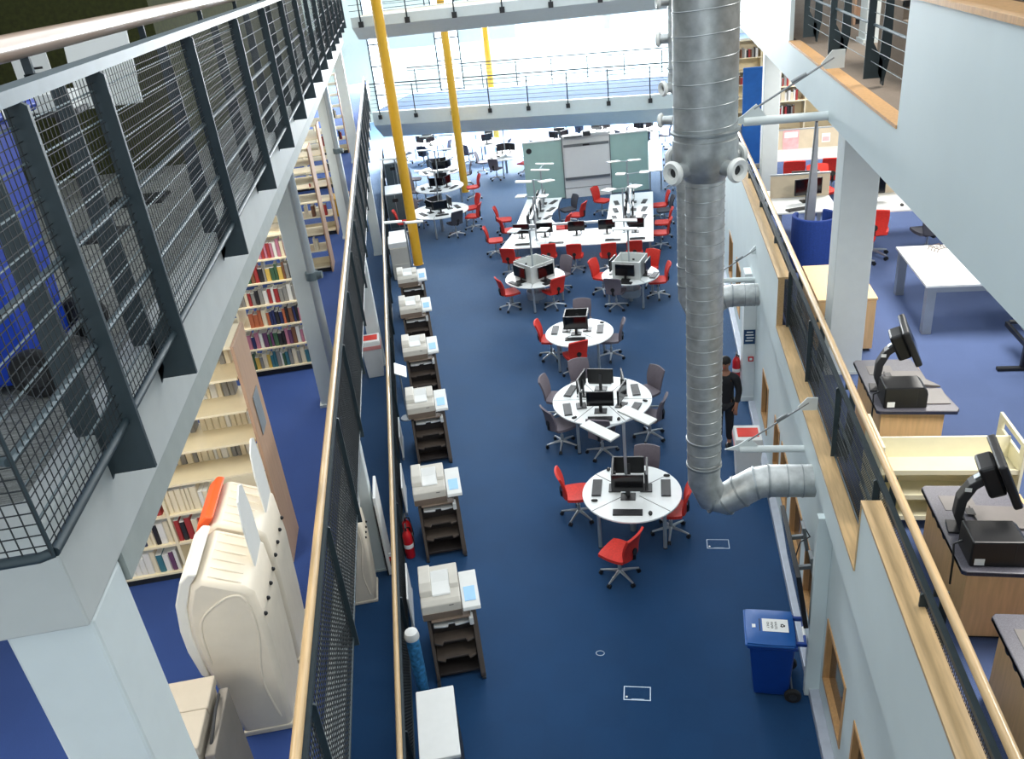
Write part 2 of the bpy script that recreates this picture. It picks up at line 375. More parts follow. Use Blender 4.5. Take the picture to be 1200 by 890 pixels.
# ================================================================== RAILINGS
PANEL = {}
def mesh_panel(L, h, pitch, hp, r=.0022):
    key = (round(L, 2), round(h, 2), pitch, hp, r)
    if key not in PANEL:
        b = MB(); k = max(1, int(L/pitch))
        for i in range(0, k+1): b.box(-r, r, i*L/k-r, i*L/k+r, 0, h)
        k = max(1, int(h/hp))
        for i in range(0, k+1): b.box(-r, r, 0, L, i*h/k-r, i*h/k+r)
        PANEL[key] = b
    return PANEL[key]
def railing(label, root, rotz, posts, zpb, zm0, zt, hand, wires, bars, pitch=.034, hp=.034, ends=(0, 0), hw='wood', bracket=True, mesh=True, r=.0022, group=None, post_style='plate', topb=(-.02, .025), topm='steel', nearthick=False):
    # local x outward, y along, z up from root; posts = y list; zm0..zt mesh; hand=(x,z,r)
    t = thing('balcony_railing', label, 'railing', root, rotz, group)
    y0, y1 = posts[0]-ends[0], posts[-1]+ends[1]
    post = None
    for y in posts:
        if post is None:
            b = MB()
            if post_style == 'plate':
                b.prism([(-.02, zt), (.045, zt-.05), (.045, zpb), (-.13, zpb-.0), (-.13, zpb+.1), (-.02, zpb+.3)], -.009, .009, 'y')
                if hand[0] < -.05: b.prism([(-.15, zt-.02), (-.10, zt-.02), (-.075, zpb+.05), (-.125, zpb-.07), (-.17, zpb+.18), (-.17, zpb+.3)], -.009, .009, 'y')
                if hand[0] < -.05: b.box(hand[0]-.02, -.10, -.009, .009, zt-.06, zt-.02).box(hand[0]-.015, hand[0]+.015, -.009, .009, zt-.06, hand[1])
                b.box(-.125, -.115, -.05, .05, zpb-.06, zpb+.16)
            else:
                b.box(-.012, .012, -.025, .025, zpb, hand[1]).box(-.03, .03, -.1, .1, zpb-.04, zpb+.16)
            post = b.build('post', M['steel'], t, loc=(0, y, 0)); pm = post.data
        else:
            o = bpy.data.objects.new('post', pm); COL.objects.link(o); o.parent = t; o.location = (0, y, 0); KIDS[t.name].append(o)
    MB().cyl((hand[0], y0, hand[1]), (hand[0], y1, hand[1]), hand[2], k=16).build('handrail', M[hw], t, smooth=True)
    if mesh:
        MB().box(topb[0], topb[1], y0, y1, zt-.04, zt).build('top_bar', M[topm], t)
        MB().cyl((-.0, y0, zm0), (0, y1, zm0), .015, k=10).build('bottom_bar', M['steel'], t, smooth=True)
        ed = ([y0] if ends[0] else []) + list(posts) + ([y1] if ends[1] else [])
        cache = {}
        for a, b_ in zip(ed[:-1], ed[1:]):
            L = round(b_-a, 3)
            if L < .05: continue
            if L not in cache or (nearthick and a < 4):
                p = mesh_panel(L, zt-zm0-.04, pitch, 9 if (nearthick and a > 2.4) else hp, r*1.5 if (nearthick and a < 2.4) else r).build('mesh_panel', M['mesh'], t, loc=(0, a, zm0)); cache[L] = p.data
            else:
                o = bpy.data.objects.new('mesh_panel', cache[L]); COL.objects.link(o); o.parent = t; o.location = (0, a, zm0); KIDS[t.name].append(o)
    for z in wires: MB().cyl((-.008, y0, z), (-.008, y1, z), .0032, k=6).build('tension_wire', M['wire'], t)
    for z in bars: MB().cyl((-.012, y0, z), (-.012, y1, z), .013, k=8).build('mid_rail', M['steel_lt'], t, smooth=True)
    return t
# left second-floor railing: plane n=-1.04
s0 = 2.58
ps = [0.0, .74] + [.74+1.625*i for i in range(1, 14)]
lu = railing('dark mesh balcony railing with pale timber handrail, nearest at upper left', LR(-1.055, s0, 7.12), TH, ps, -.07, .12, 1.18, (-.2, 1.255, .042),
        [.22, .32, .50, .60, .78, .88, .98, 1.08], [.40, .69], ends=(.70, .3), hw='wood_rail', r=.0008, topb=(-.06, .03), topm='steel_lt', nearthick=True)
# its return across the near end of the balcony
b = MB().tube([(0, -.70, .12), (-.03, -.715, .12), (-2.2, -.715, .12)], .015, k=10); b.build('bottom_bar', M['steel'], lu, smooth=True)
mp = mesh_panel(2.2, 1.02, .034, .034, .0014); mp.build('mesh_panel', M['mesh'], lu, loc=(0, -.715, .12)).rotation_euler.z = PI/2
MB().cyl((0, -.71, .12), (0, -.71, 1.16), .006, k=8).build('corner_bar', M['steel'], lu)
MB().tube([(-.012, -.70, .40), (-.1, -.65, .40), (-2.2, -.65, .40)], .013, k=8).build('mid_rail', M['steel_lt'], lu, smooth=True)
# left first-floor railing
ps = [-3.6+1.93*i for i in range(20)]
railing('dark mesh railing with oak handrail running from bottom edge to the lower footbridge', LR(-1.185, 3.8, L1), TH, ps, -.2, -.1, 1.21, (-.03, 1.255, .036),
        [.05+.13*i for i in range(9)], [], pitch=.05, hp=.05, ends=(2, .3), r=.003)
# left ground-floor fence
ps = [2.2*i for i in range(17)]
railing('low mesh fence with oak handrail standing on the floor beside the copiers', LR(-1.03, 4.4, 0), TH, ps, .06, .06, 1.0, (-.03, 1.08, .034),
        [.12+.12*i for i in range(7)], [], pitch=.05, hp=.05, ends=(3, .5), r=.003)
# right first-floor railing (faces -x): local y runs towards the camera
ya = 32.0
ps = [ya-p for p in (31.2, 29.2, 27.2, 25.2, 23.2, 21.2, 19.2, 17.2, 15.2, 13.2, 11.62, 9.9, 8.15, 6.45, 5.0, 3.4, 1.8)]
railing('right railing of fine dark mesh under a long oak handrail beside the kiosks', (1.88, ya, L1), PI, ps, .06, .08, .96, (-.06, 1.03, .036),
        [.18+.075*i for i in range(9)], [.5], pitch=.03, hp=.03, ends=(.6, 3), r=.0016)
# right second-floor railing in the opening
ya = 11.7
railing('dark steel railing with thin wires inside the upper right parapet opening', (1.90, ya, L2), PI, [0.08, 1.75, 3.45, 5.1], .05, .06, 1.02, (-.06, 1.1, .036),
        [.2, .3, .4, .6, .7, .8, .9], [.5], mesh=False)
t = thing('balcony_railing', 'grey glass-topped upstand strip above the tan cap at top right corner', 'railing', (1.98, 0, 7.965))
MB().box(-.01, .01, -3, 6.4, .0, .3).build('glass_panel', M['steel_lt'], t); MB().cyl((0, -3, .32), (0, 6.4, .32), .03, k=12).build('handrail', M['wood'], t, smooth=True)

# ================================================================== FOOTBRIDGES
def bridge(label, A, B, zd, depth, prof, deckmat, n_posts, rail_f, rail_b, lab2, lab3, poff):
    A = Vector((A[0], A[1], 0)); B = Vector((B[0], B[1], 0)); d = B-A; L = d.length; rz = math.atan2(d.y, d.x)
    t = thing('footbridge', label, 'footbridge', (A.x, A.y, zd), rz)
    MB().box(0, L, .06, depth-.06, -.12, 0).build('deck', M[deckmat], t)
    b = MB().prism(prof, 0, L, 'x'); b.build('edge_beam', M['white_col'], t)
    b = MB().prism([(depth-y, z) for y, z in prof], 0, L, 'x'); b.build('edge_beam', M['white_col'], t)
    for yy in (-.03, depth+.03):
        pm = None
        for i in range(n_posts):
            x = poff + (L-.6)*i/(n_posts-1)
            if pm is None:
                o = MB().box(-.02, .02, -.01, .01, -.2, 1.05).build('post', M['steel'], t, loc=(x, yy, 0)); pm = o.data
                o2 = MB().box(-.07, .07, -.04, .04, -.26, -.1).build('foot', M['darkgrey'], o); fm = o2.data
            else:
                o = bpy.data.objects.new('post', pm); COL.objects.link(o); o.parent = t; o.location = (x, yy, 0); KIDS[t.name].append(o)
                o2 = bpy.data.objects.new('foot', fm); COL.objects.link(o2); o2.parent = o; KIDS.setdefault(o.name, []).append(o2)
        MB().cyl((0, yy, 1.12), (L, yy, 1.12), .024, k=10).build('handrail', M['steel'], t, smooth=True)
        MB().cyl((0, yy, 1.0), (L, yy, 1.0), .014, k=8).build('mid_rail', M['steel'], t, smooth=True)
        for z in (.2, .36, .52, .68, .84): MB().cyl((0, yy, z), (L, yy, z), .008, k=6).build('tension_wire', M['steel'], t)
    return t
bridge('white footbridge with blue carpet deck spanning the hall at first-floor height', (-11.35, 33.95), (1.68, 32.5), 3.1, 4.4,
       [(0, .03), (0, -.50), (.75, -1.12), (2.2, -1.25), (2.2, -.12), (.12, -.12), (.12, .03)], 'carpet_deck', 9,
       None, None, 'grey railing along the near edge of the blue-decked footbridge', 'grey railing along the far edge of the blue-decked footbridge', .35)
bridge('white footbridge at the very top, nearest above the yellow poles', (-8.75, 25.7), (1.68, 26.1), 7.12, 2.6,
       [(0, .03), (0, -.25), (.5, -.62), (1.3, -.70), (1.3, -.12), (.12, -.12), (.12, .03)], 'beigepanel', 8,
       None, None, 'near railing feet of the top footbridge, cut by the frame', 'far railing of the top footbridge, cut by the frame', .3)

# ================================================================== DUCTS
def duct(label, x, y, ztop, zs, r0, r1, zel, xe, nozz):
    t = thing('ventilation_duct', label, 'duct', (x, y, 0))
    MB().cyl((0, 0, zs), (0, 0, ztop), r0, k=40).build('upper_pipe', M['duct'], t, smooth=True)
    MB().lathe([(r1, zs-.36), (r1+.02, zs-.33), (r0+.005, zs-.2), (r0+.012, zs-.06), (r0+.012, zs+.05), (r0, zs+.06)], k=40).build('reducer', M['duct'], t, smooth=True)
    ru = zel+.42
    MB().cyl((0, 0, ru), (0, 0, zs-.3), r1, k=36).build('lower_pipe', M['duct'], t, smooth=True)
    # mitred elbow and the run into the wall
    dx = xe-x
    pts = [(0, 0, ru+.02), (0, 0, zel+.18), (.10, 0, zel-.06), (.24, 0, zel-.10), (.42, 0, zel+.02), (.60, 0, zel+.14), (.74, 0, zel+.17), (dx, 0, zel+.17)]
    b = MB(); b.tube(pts, r1*.985, k=36); b.build('elbow', M['duct'], t, smooth=True)
    b = MB(); b2 = MB()
    z = zs+.1
    while z < ztop:
        h = .012
        k = 36
        b.tube([(math.cos(2*PI*i/k)*(r0+.002), math.sin(2*PI*i/k)*(r0+.002), z+.10*i/k) for i in range(k+1)], .0045, k=5); z += .21
    z = ru
    while z < zs-.4:
        k = 36
        b2.tube([(math.cos(2*PI*i/k)*(r1+.002), math.sin(2*PI*i/k)*(r1+.002), z+.07*i/k) for i in range(k+1)], .004, k=5); z += .15
    b.build('spiral_seam', M['duct_seam'], t, smooth=True); b2.build('spiral_seam', M['duct_seam'], t, smooth=True)
    CO = lambda b: b.build('collar', M['duct_seam'], t, smooth=True)
    for z in (ru, ru+.35): CO(MB().lathe([(r1, z-.02), (r1+.012, z-.015), (r1+.012, z+.015), (r1, z+.02)], k=36))
    CO(MB().lathe([(r0, zs+.10), (r0+.03, zs+.11), (r0+.03, zs+.13), (r0, zs+.14)], k=40))
    for q in (2, 3, 4, 5, 6):
        p, p2 = Vector(pts[q]), Vector(pts[q+1]); d = (p2-p).normalized()
        CO(MB().cyl(p-d*.012, p+d*.012, r1+.008, k=36))
    for xx in (.95, 1.12): CO(MB().cyl((xx-.006, 0, zel+.17), (xx+.006, 0, zel+.17), r1+.004, k=36))
    for a, z in nozz:
        c, s_ = math.cos(a), math.sin(a)
        o = MB().cyl((c*(r0-.06), s_*(r0-.06), z), (c*(r0+.13), s_*(r0+.13), z), .075, k=18).build('nozzle_stub', M['duct'], t, smooth=True)
        q = Matrix.Rotation(a, 3, 'Z') @ Matrix.Rotation(PI/2, 3, 'Y')
        MB().lathe([(.07, 0), (.11, 0), (.12, .03), (.10, .06), (.055, .05), (.045, .0)], (c*(r0+.12), s_*(r0+.12), z), k=24, M=q).build('nozzle_ring', M['nozzle'], o, smooth=True)
        MB().cyl((c*(r0+.121), s_*(r0+.121), z), (c*(r0+.135), s_*(r0+.135), z), .044, k=16).build('nozzle_bore', M['darkgrey'], o, smooth=True)
    return t
R = math.radians
duct('big galvanised ventilation duct nearest the camera, elbowing into the right wall', .485, 8.45, 11, 6.62, .305, .195, 2.45, 1.74, [(R(-135), 6.42), (R(-52), 6.42), (R(130), 6.42), (R(40), 6.42)])
duct('second galvanised duct farther back, mostly hidden by the nearest duct', .54, 14.07, 11, 6.45, .305, .20, 2.50, 1.74, [(R(-150), 6.3), (R(170), 7.0), (R(-170), 7.55), (R(165), 5.75), (R(-60), 6.3)])

def strut(label, y, z, zb, x0):
    t = thing('duct_bracket', label, 'bracket', (1.72, y, z))
    MB().cyl((.012, 0, 0), (x0-1.72, 0, 0), .045, k=14).build('strut_tube', M['white_col'], t, smooth=True)
    MB().prism([(x0-1.72-.18, .0), (x0-1.72+.22, -.05), (x0-1.72+.22, .05), (x0-1.72+.12, .17), (x0-1.72-.02, .06)], -.008, .008, 'y').build('end_plate', M['white_col'], t)
    MB().cyl((x0-1.72+.10, 0, .12), (.02, 0, zb-z+.03), .011, k=8).cyl((x0-1.72+.55*(1.72-x0), 0, .12+.55*(zb-z-.1)), (x0-1.72+.72*(1.72-x0), 0, .12+.72*(zb-z-.1)), .017, k=8).build('tie_rod', M['alu'], t, smooth=True)
    MB().prism([(-.10, zb-z-.02), (.0, zb-z+.1), (.12, zb-z+.1), (.12, zb-z-.07), (-.06, zb-z-.07)], -.008, .008, 'y').build('wall_plate', M['white_col'], t)
strut('white duct strut with tie rod above the duct elbow at the right wall', 9.05, 2.68, 3.3, .95)
strut('white duct strut with tie rod high up by the upper parapet opening', 9.0, 6.68, 7.2, .9)
strut('white duct strut farther back behind the main duct', 14.6, 2.75, 3.3, .95)
# ================================================================== CHAIRS
def sq(u, v, k=.42): return u*math.sqrt(1-k*v*v/2), v*math.sqrt(1-k*u*u/2)
_chair = {}
def chair_mesh(fab):
    """swivel chair facing local +y"""
    t = thing('swivel_chair', '', 'chair')
    def seat(u, v):
        a, b = sq(u, v); return (.24*a, .23*b+.02, .455+.018*a*a-.035*max(0, b-.55)+.012*b*b), (0, 0, 1)
    MB().shell(seat, .05, 9, 9).build('seat', M[fab], t, smooth=True)
    def bk(u, v):
        a, b = sq(u, v, .34); w = .215+.018*b
        return (w*a, -.235-.10*(b+1)*.5+.035*a*a-.03*b*b+.03, .70+.235*b), (0, 1, .25)
    bo = MB().shell(bk, .035, 9, 11).build('backrest', M[fab], t, smooth=True)
    MB().lathe([(.052, -.008), (.055, 0), (.052, .008)], (0, -.278, .60), 16, Matrix.Rotation(PI/2-.2, 3, 'X')).build('grip_hole', M['blackp'], bo, smooth=True)
    MB().tube([(0, -.02, .425), (0, -.20, .43), (0, -.262, .47), (0, -.275, .56)], [.03, .03, .028, .02], 8).build('back_stem', M['blackp'], t, smooth=True)
    MB().box(-.10, .10, -.12, .12, .405, .432).build('mechanism', M['darkgrey'], t, bevel=.008)
    MB().cyl((0, 0, .11), (0, 0, .25), .03, k=12).cyl((0, 0, .25), (0, 0, .41), .018, k=10).build('gas_column', M['silver'], t, smooth=True)
    for i in range(5):
        a = PI/2+2*PI*i/5+.3; c, s_ = math.cos(a), math.sin(a)
        lg = MB().tube([(c*.02, s_*.02, .125), (c*.16, s_*.16, .105), (c*.30, s_*.30, .078)], [.028, .021, .014], 8).build('base_leg', M['chrome'], t, smooth=True)
        p = Vector((c*.295, s_*.295, .032)); q = Vector((-s_, c, 0))
        MB().cyl(p-q*.026, p-q*.006, .032, k=12).cyl(p+q*.006, p+q*.026, .032, k=12).cyl(p-q*.008, p+Vector((0, 0, .04))+q*.0, .012, k=8).build('caster', M['blackp'], lg, smooth=True)
    return t
FAB = {'red': 'red', 'grey': 'greyfab', 'dark grey': 'darkfab'}
CH = {}; TABLES = []
def chair(color, x, y, deg, label, group=None, z=0.0):
    """deg: direction the sitter faces, degrees from +x"""
    rz = R(deg-90); fx, fy = math.cos(R(deg)), math.sin(R(deg))
    for tx, ty, tr in TABLES:      # keep backrests clear of the round table tops
        for _ in range(40):
            if z > 0 or math.hypot(x-.24*fx-tx, y-.24*fy-ty) > tr+.06: break
            x -= .01*fx; y -= .01*fy
    if color not in CH:
        t = chair_mesh(FAB[color]); CH[color] = t; t.location = (x, y, z); t.rotation_euler.z = rz; tag(t, label, 'chair', group); return t
    return dup(CH[color], label, (x, y, z), rz, group)

# ================================================================== COMPUTER THINGS
def monitor_mesh():
    t = thing('monitor', '', 'monitor')
    MB().box(-.25, .25, -.012, .022, .13, .43).build('casing', M['blackp'], t, bevel=.006)
    MB().box(-.236, .236, -.0145, -.0118, .15, .417).build('screen', M['blackg'], t)
    MB().box(-.03, .03, .022, .05, .02, .32).build('neck', M['darkgrey'], t, bevel=.006)
    MB().box(-.115, .115, -.07, .12, 0, .018).build('foot', M['blackp'], t, bevel=.006)
    return t
def keyboard_mesh():
    t = thing('keyboard', '', 'keyboard')
    MB().box(-.225, .225, -.075, .075, 0, .018).build('base', M['blackp'], t, bevel=.005)
    b = MB()
    for r_ in range(5):
        for c in range(15): b.box(-.214+c*.0285, -.189+c*.0285, -.064+r_*.026, -.042+r_*.026, .018, .024)
    b.build('keys', M['key'], t)
    return t
def mouse_mesh():
    t = thing('mouse', '', 'mouse')
    MB().ball((0, 0, .012), .032, .055, .022, 12, 6).build('body', M['blackp'], t, smooth=True)
    MB().cyl((-.004, .025, .033), (.004, .025, .033), .008, k=8).build('wheel', M['darkgrey'], t)
    return t
PROTO = {}
def put(kind, mk, label, x, y, z, rz, group=None):
    if kind not in PROTO:
        t = mk(); PROTO[kind] = t; t.location = (x, y, z); t.rotation_euler.z = rz; tag(t, label, t['category'], group); return t
    return dup(PROTO[kind], label, (x, y, z), rz, group)
def dirword(a):
    a = a % 360
    names = ['right', 'back right', 'back', 'back left', 'left', 'front left', 'front', 'front right']
    return names[int(((a+22.5) % 360)//45)]

def round_table(x, y, r, label, seams, legs, rz=0.0, h=.74, screens=None, tray=False):
    TABLES.append((x, y, r)); t = thing('round_table', label, 'table', (x, y, 0), rz)
    MB().lathe([(r-.006, h-.028), (r, h-.024), (r, h-.004), (r-.004, h)], k=56).build('tabletop', M['table'], t, smooth=True)
    for a in seams:
        c, s_ = math.cos(R(a)), math.sin(R(a))
        b = MB(); q = Matrix.Rotation(R(a), 4, 'Z'); b.box(.16, r-.01, -.006, .006, h-.001, h+.0015, q); b.build('joint_strip', M['darkgrey'], t)
    for a in legs:
        c, s_ = math.cos(R(a))*(r-.1), math.sin(R(a))*(r-.1)
        lg = MB().cyl((c, s_, .02), (c, s_, h-.028), .03, k=14).build('leg', M['silver'], t, smooth=True)
        MB().cyl((c, s_, 0), (c, s_, .02), .035, k=12).build('foot', M['darkgrey'], lg, smooth=True)
    MB().cyl((0, 0, 0.0), (0, 0, h-.03), .05, k=14).build('cable_post', M['silver'], t, smooth=True)
    if tray: MB().lathe([(.16, .12), (.26, .16), (.27, .36), (.25, .37), (.14, .14)], k=20).build('cable_basket', M['silver'], t, smooth=True)
    if screens:
        d = screens['d']
        for a in screens['angles']:
            q = Matrix.Rotation(R(a), 4, 'Z'); b = MB(); b.box(d-.012, d+.012, -d-.03, d+.03, h, h+.46, q); p = b.build('privacy_screen', M['screen_white'], t, bevel=.006)
            MB().box(d-.0135, d-.012, -.03, .03, h+.26, h+.31, q).build('cable_port', M['blackp'], p)
    return t

def station(tx, ty, a, rm, rk, tname, h=.742, kb=True, ms=True, tilt=0, group=True):
    dx, dy = math.cos(R(a)), math.sin(R(a)); rz = R(a+90); w = dirword(a)
    put('mon', monitor_mesh, 'black monitor facing the %s side of %s' % (w, tname), tx+dx*rm, ty+dy*rm, h, rz+R(tilt))
    if kb: put('kb', keyboard_mesh, 'black keyboard lying on the %s side of %s' % (w, tname), tx+dx*rk, ty+dy*rk, h, rz+R(tilt))
    if ms: put('ms', mouse_mesh, 'black mouse on the %s side of %s' % (w, tname), tx+dx*(rk+.02)-dy*.34*1, ty+dy*(rk+.02)+dx*.34*1, h, rz)

# --- nearest table
T1 = (-.485, 10.85); n1 = 'the nearest round table'
round_table(*T1, .775, 'nearest white round table with four black monitors set in a square', [40, 140, 220, 320], [38, 142, 222, 318], tray=False)
cx, cy = T1[0]-.05, T1[1]+.1
for a, rm, rk in ((270, .26, .64), (180, .24, .50), (0, .30, .58), (90, .26, .5)): station(cx, cy, a, rm, rk, n1)
chair('red', -.66, 9.72, 150, 'red swivel chair turned away in front of the nearest round table')
chair('red', -1.38, 11.20, 12, 'red swivel chair at the left of the nearest round table')
chair('red', .05, 10.78, 175, 'red swivel chair at the right of the nearest round table, beside the duct')
chair('grey', -.28, 11.62, -97, 'grey swivel chair behind the nearest round table')
# --- six-seat table
T2 = (-1.10, 13.85); n2 = 'the large six-seat table'
round_table(*T2, .94, 'large white round table with six monitors and six grey chairs', [0, 60, 120, 180, 240, 300], [35, 150, 240, 300])
for a, tl in ((270, 0), (330, 14), (30, -22), (95, -10), (150, 16), (210, -20)): station(T2[0], T2[1]-.02, a, .46, .72, n2, ms=a in (270, 330, 210), tilt=tl)
for i, (x, y, d, lab) in enumerate([(-1.56, 14.95, -70, 'back left'), (-.28, 14.60, -140, 'back right'), (-2.02, 14.42, -8, 'left'), (-1.86, 13.38, 35, 'front left'), (-1.06, 13.24, 82, 'front'), (-.22, 13.66, 165, 'front right')]):
    chair('grey', x, y, d, 'grey swivel chair at the %s of the large six-seat table' % lab)
# --- third table
T3 = (-1.76, 16.95); n3 = 'the third round table from the front'
round_table(*T3, .76, 'white round table third from the front, four monitors back to back', [35, 145, 225, 315], [40, 140, 228, 312])
cx, cy = T3[0]-.06, T3[1]+.12
for a, rm, rk in ((270, .24, .5), (180, .26, .50), (0, .26, .52), (90, .22, .48)): station(cx, cy, a, rm, rk, n3, ms=a in (0,))
chair('grey', -1.80, 18.16, -90, 'grey swivel chair behind the third round table from the front')
chair('red', -2.46, 17.2, 0, 'red swivel chair at the left of the third round table from the front')
chair('red', -1.86, 16.42, 115, 'red swivel chair in front of the third round table from the front')
chair('grey', -1.08, 17.12, 178, 'grey swivel chair at the right of the third round table from the front')
# --- two tables with white privacy screens
T4 = (-3.2, 20.55); n4 = 'the screened round table left of centre'
round_table(*T4, .79, 'white round table with white privacy screens, left one of the pair', [270, 0, 90, 180], [272, 5, 90, 175], screens=dict(d=.36, angles=(45, 135, 225, 315)), tray=True)
for a in (225, 315, 45, 135): station(*T4, a, .49, .66, n4, kb=a in (225, 315), ms=False)
chair('red', -3.86, 20.2, 30, 'red swivel chair at the front left of the left screened round table')
chair('red', -2.72, 20.2, 130, 'red swivel chair at the front right of the left screened round table')
chair('grey', -2.62, 21.35, -130, 'grey swivel chair behind the left screened round table')
T5 = (-.70, 20.43); n5 = 'the screened round table near the duct'
round_table(*T5, .74, 'white round table with white privacy screens, right one of the pair', [300, 30, 120, 210], [300, 30, 120, 210], screens=dict(d=.34, angles=(-105, -15, 75, 165)), tray=True)
for a in (-105, -15, 75, 165): station(*T5, a, .47, .63, n5, kb=a in (-105, -15), ms=False)
chair('red', -1.46, 21.05, -25, 'red swivel chair at the left of the right screened round table')
chair('grey', -1.06, 20.0, 75, 'grey swivel chair in front of the right screened round table')
chair('red', 0.0, 20.62, 185, 'red swivel chair at the right of the right screened round table')
chair('red', -.25, 21.5, -120, 'red swivel chair behind the right screened round table')

# ================================================================== DESK LAMPS: a mast with two flat heads
def desk_lamp(x, y, z0, ztop, h1, h2, label, hw=(.46, .17)):
    t = thing('desk_lamp', label, 'lamp', (x, y, z0))
    H = ztop-z0
    MB().cyl((0, 0, 0), (0, 0, .02), .07, k=16).build('base', M['silver'], t, smooth=True)
    MB().box(-.022, .022, -.014, .014, .02, H).build('mast', M['silver'], t, bevel=.004)
    for (hx, hy, rz) in (h1, h2):
        p = Vector((hx-x, hy-y, H+.02))
        MB().tube([(0, 0, H-.02), tuple(p*.5+Vector((0, 0, H*.5+.02))) if False else (p.x*.5, p.y*.5, H+.01), (p.x, p.y, H+.02)], .014, 8).build('arm', M['silver'], t, smooth=True)
        q = Matrix.Translation(p) @ Matrix.Rotation(R(rz), 4, 'Z') @ Matrix.Rotation(R(4), 4, 'Y')
        hd = MB().box(-hw[0]/2, hw[0]/2, -hw[1]/2, hw[1]/2, -.012, .022, q).build('lamp_head', M['screen_white'], t, bevel=.008)
        MB().box(-hw[0]/2+.03, hw[0]/2-.03, -hw[1]/2+.02, hw[1]/2-.02, -.014, -.0121, q).build('diffuser', M['paper'], hd)
    return t
desk_lamp(-.56, 10.82, .74, 2.05, (-.90, 10.52, -38), (-.36, 10.95, -38), 'tall white two-headed lamp on the nearest round table', (.60, .21))
desk_lamp(-3.24, 20.6, .74, 2.02, (-3.62, 20.5, 80), (-2.86, 20.45, 80), 'tall two-headed lamp on the left screened round table', (.40, .26))
desk_lamp(-.72, 20.45, .74, 2.02, (-.78, 20.15, 5), (-.80, 20.85, 5), 'tall two-headed lamp on the right screened round table', (.62, .18))

# ================================================================== U-SHAPED BENCH OF DESKS
def desk(name, label, poly, legs, h=.74):
    t = thing(name, label, 'desk', (poly[0][0], poly[0][1], 0)); ox, oy = poly[0]
    MB().prism([(x-ox, y-oy) for x, y in poly], h-.028, h).build('desktop', M['table'], t, bevel=.004)
    for x, y in legs: MB().box(x-ox-.03, x-ox+.03, y-oy-.03, y-oy+.03, 0, h-.028).build('leg', M['silver'], t)
    return t
desk('bench_desk', 'long white front desk of the U-shaped computer bench', [(-4.52, 22.95), (-.10, 23.0), (-.10, 24.45), (-4.35, 24.45)], [(-4.35, 23.1), (-.2, 23.1), (-.2, 24.3), (-4.25, 24.3), (-2.3, 23.7)])
desk('bench_desk', 'white left-hand desk of the U-shaped computer bench with wavy inner edge', [(-4.35, 24.47), (-3.02, 24.47), (-3.12, 25.2), (-3.30, 25.7), (-3.32, 26.3), (-3.20, 26.9), (-3.22, 27.4), (-3.18, 28.1), (-4.40, 28.1)], [(-4.3, 24.6), (-3.2, 24.6), (-3.3, 28.0), (-4.3, 28.0)])
desk('bench_desk', 'white right-hand desk of the U-shaped computer bench', [(-1.52, 24.47), (-.10, 24.47), (-.10, 28.15), (-1.52, 28.05)], [(-1.4, 24.6), (-.2, 24.6), (-1.4, 27.9), (-.2, 28.0)])
# spine rail carrying screens
def spine(label, x0, y0, x1, y1, k):
    t = thing('cable_spine', label, 'rail', (x0, y0, .74)); d = Vector((x1-x0, y1-y0, 0)); L = d.length
    t.rotation_euler.z = math.atan2(d.y, d.x)
    MB().box(0, L, -.04, .04, .30, .36).build('beam', M['silver'], t)
    for i in range(k+1): MB().box(i*L/k-.02 if i else 0, i*L/k+.02 if i < k else L, -.03, .03, 0, .30).build('upright', M['silver'], t)
spine('silver cable spine along the front desk of the U-shaped bench', -4.1, 24.0, -.35, 24.05, 4)
spine('silver cable spine along the left desk of the U-shaped bench', -3.80, 24.6, -3.84, 28.0, 3)
spine('silver cable spine along the right desk of the U-shaped bench', -.83, 24.6, -.83, 28.0, 3)
for i, x in enumerate((-4.0, -3.3, -2.35, -1.45, -.62)):
    put('mon', monitor_mesh, 'black monitor on the front desk of the U-shaped bench, %s from the left' % ['first', 'second', 'third', 'fourth', 'fifth'][i], x, 23.88, .74, 0)
for i, x in enumerate((-3.9, -2.9, -1.25, -.55)):
    put('kb', keyboard_mesh, 'black keyboard on the front desk of the U-shaped bench, %s from the left' % ['first', 'second', 'third', 'fourth'][i], x, 23.25, .74, 0)
O4 = ['nearest', 'second', 'third', 'farthest']
for i, y in enumerate((24.95, 25.75, 26.6, 27.45)):
    put('mon', monitor_mesh, 'black monitor facing left on the left desk of the U-shaped bench, %s' % O4[i], -3.93, y, .74, R(-90))
    put('mon', monitor_mesh, 'black monitor facing inward on the left desk of the U-shaped bench, %s' % O4[i], -3.70, y, .74, R(90))
    put('kb', keyboard_mesh, 'black keyboard on the inner side of the left bench desk, %s' % O4[i], -3.42, y+.1, .74, R(70))
    if i < 3:
        put('mon', monitor_mesh, 'black monitor facing right on the right desk of the U-shaped bench, %s' % ['nearest', 'middle', 'farthest'][i], -.70, y+.4, .74, R(90))
        put('mon', monitor_mesh, 'black monitor facing inward on the right desk of the U-shaped bench, %s' % ['nearest', 'middle', 'farthest'][i], -.96, y+.4, .74, R(-90))
        put('kb', keyboard_mesh, 'black keyboard on the outer side of the right bench desk, %s' % ['nearest', 'middle', 'farthest'][i], -.38, y+.4, .74, R(80))
        put('kb', keyboard_mesh, 'black keyboard on the inner side of the right bench desk, %s' % ['nearest', 'middle', 'farthest'][i], -1.28, y+.4, .74, R(-80))
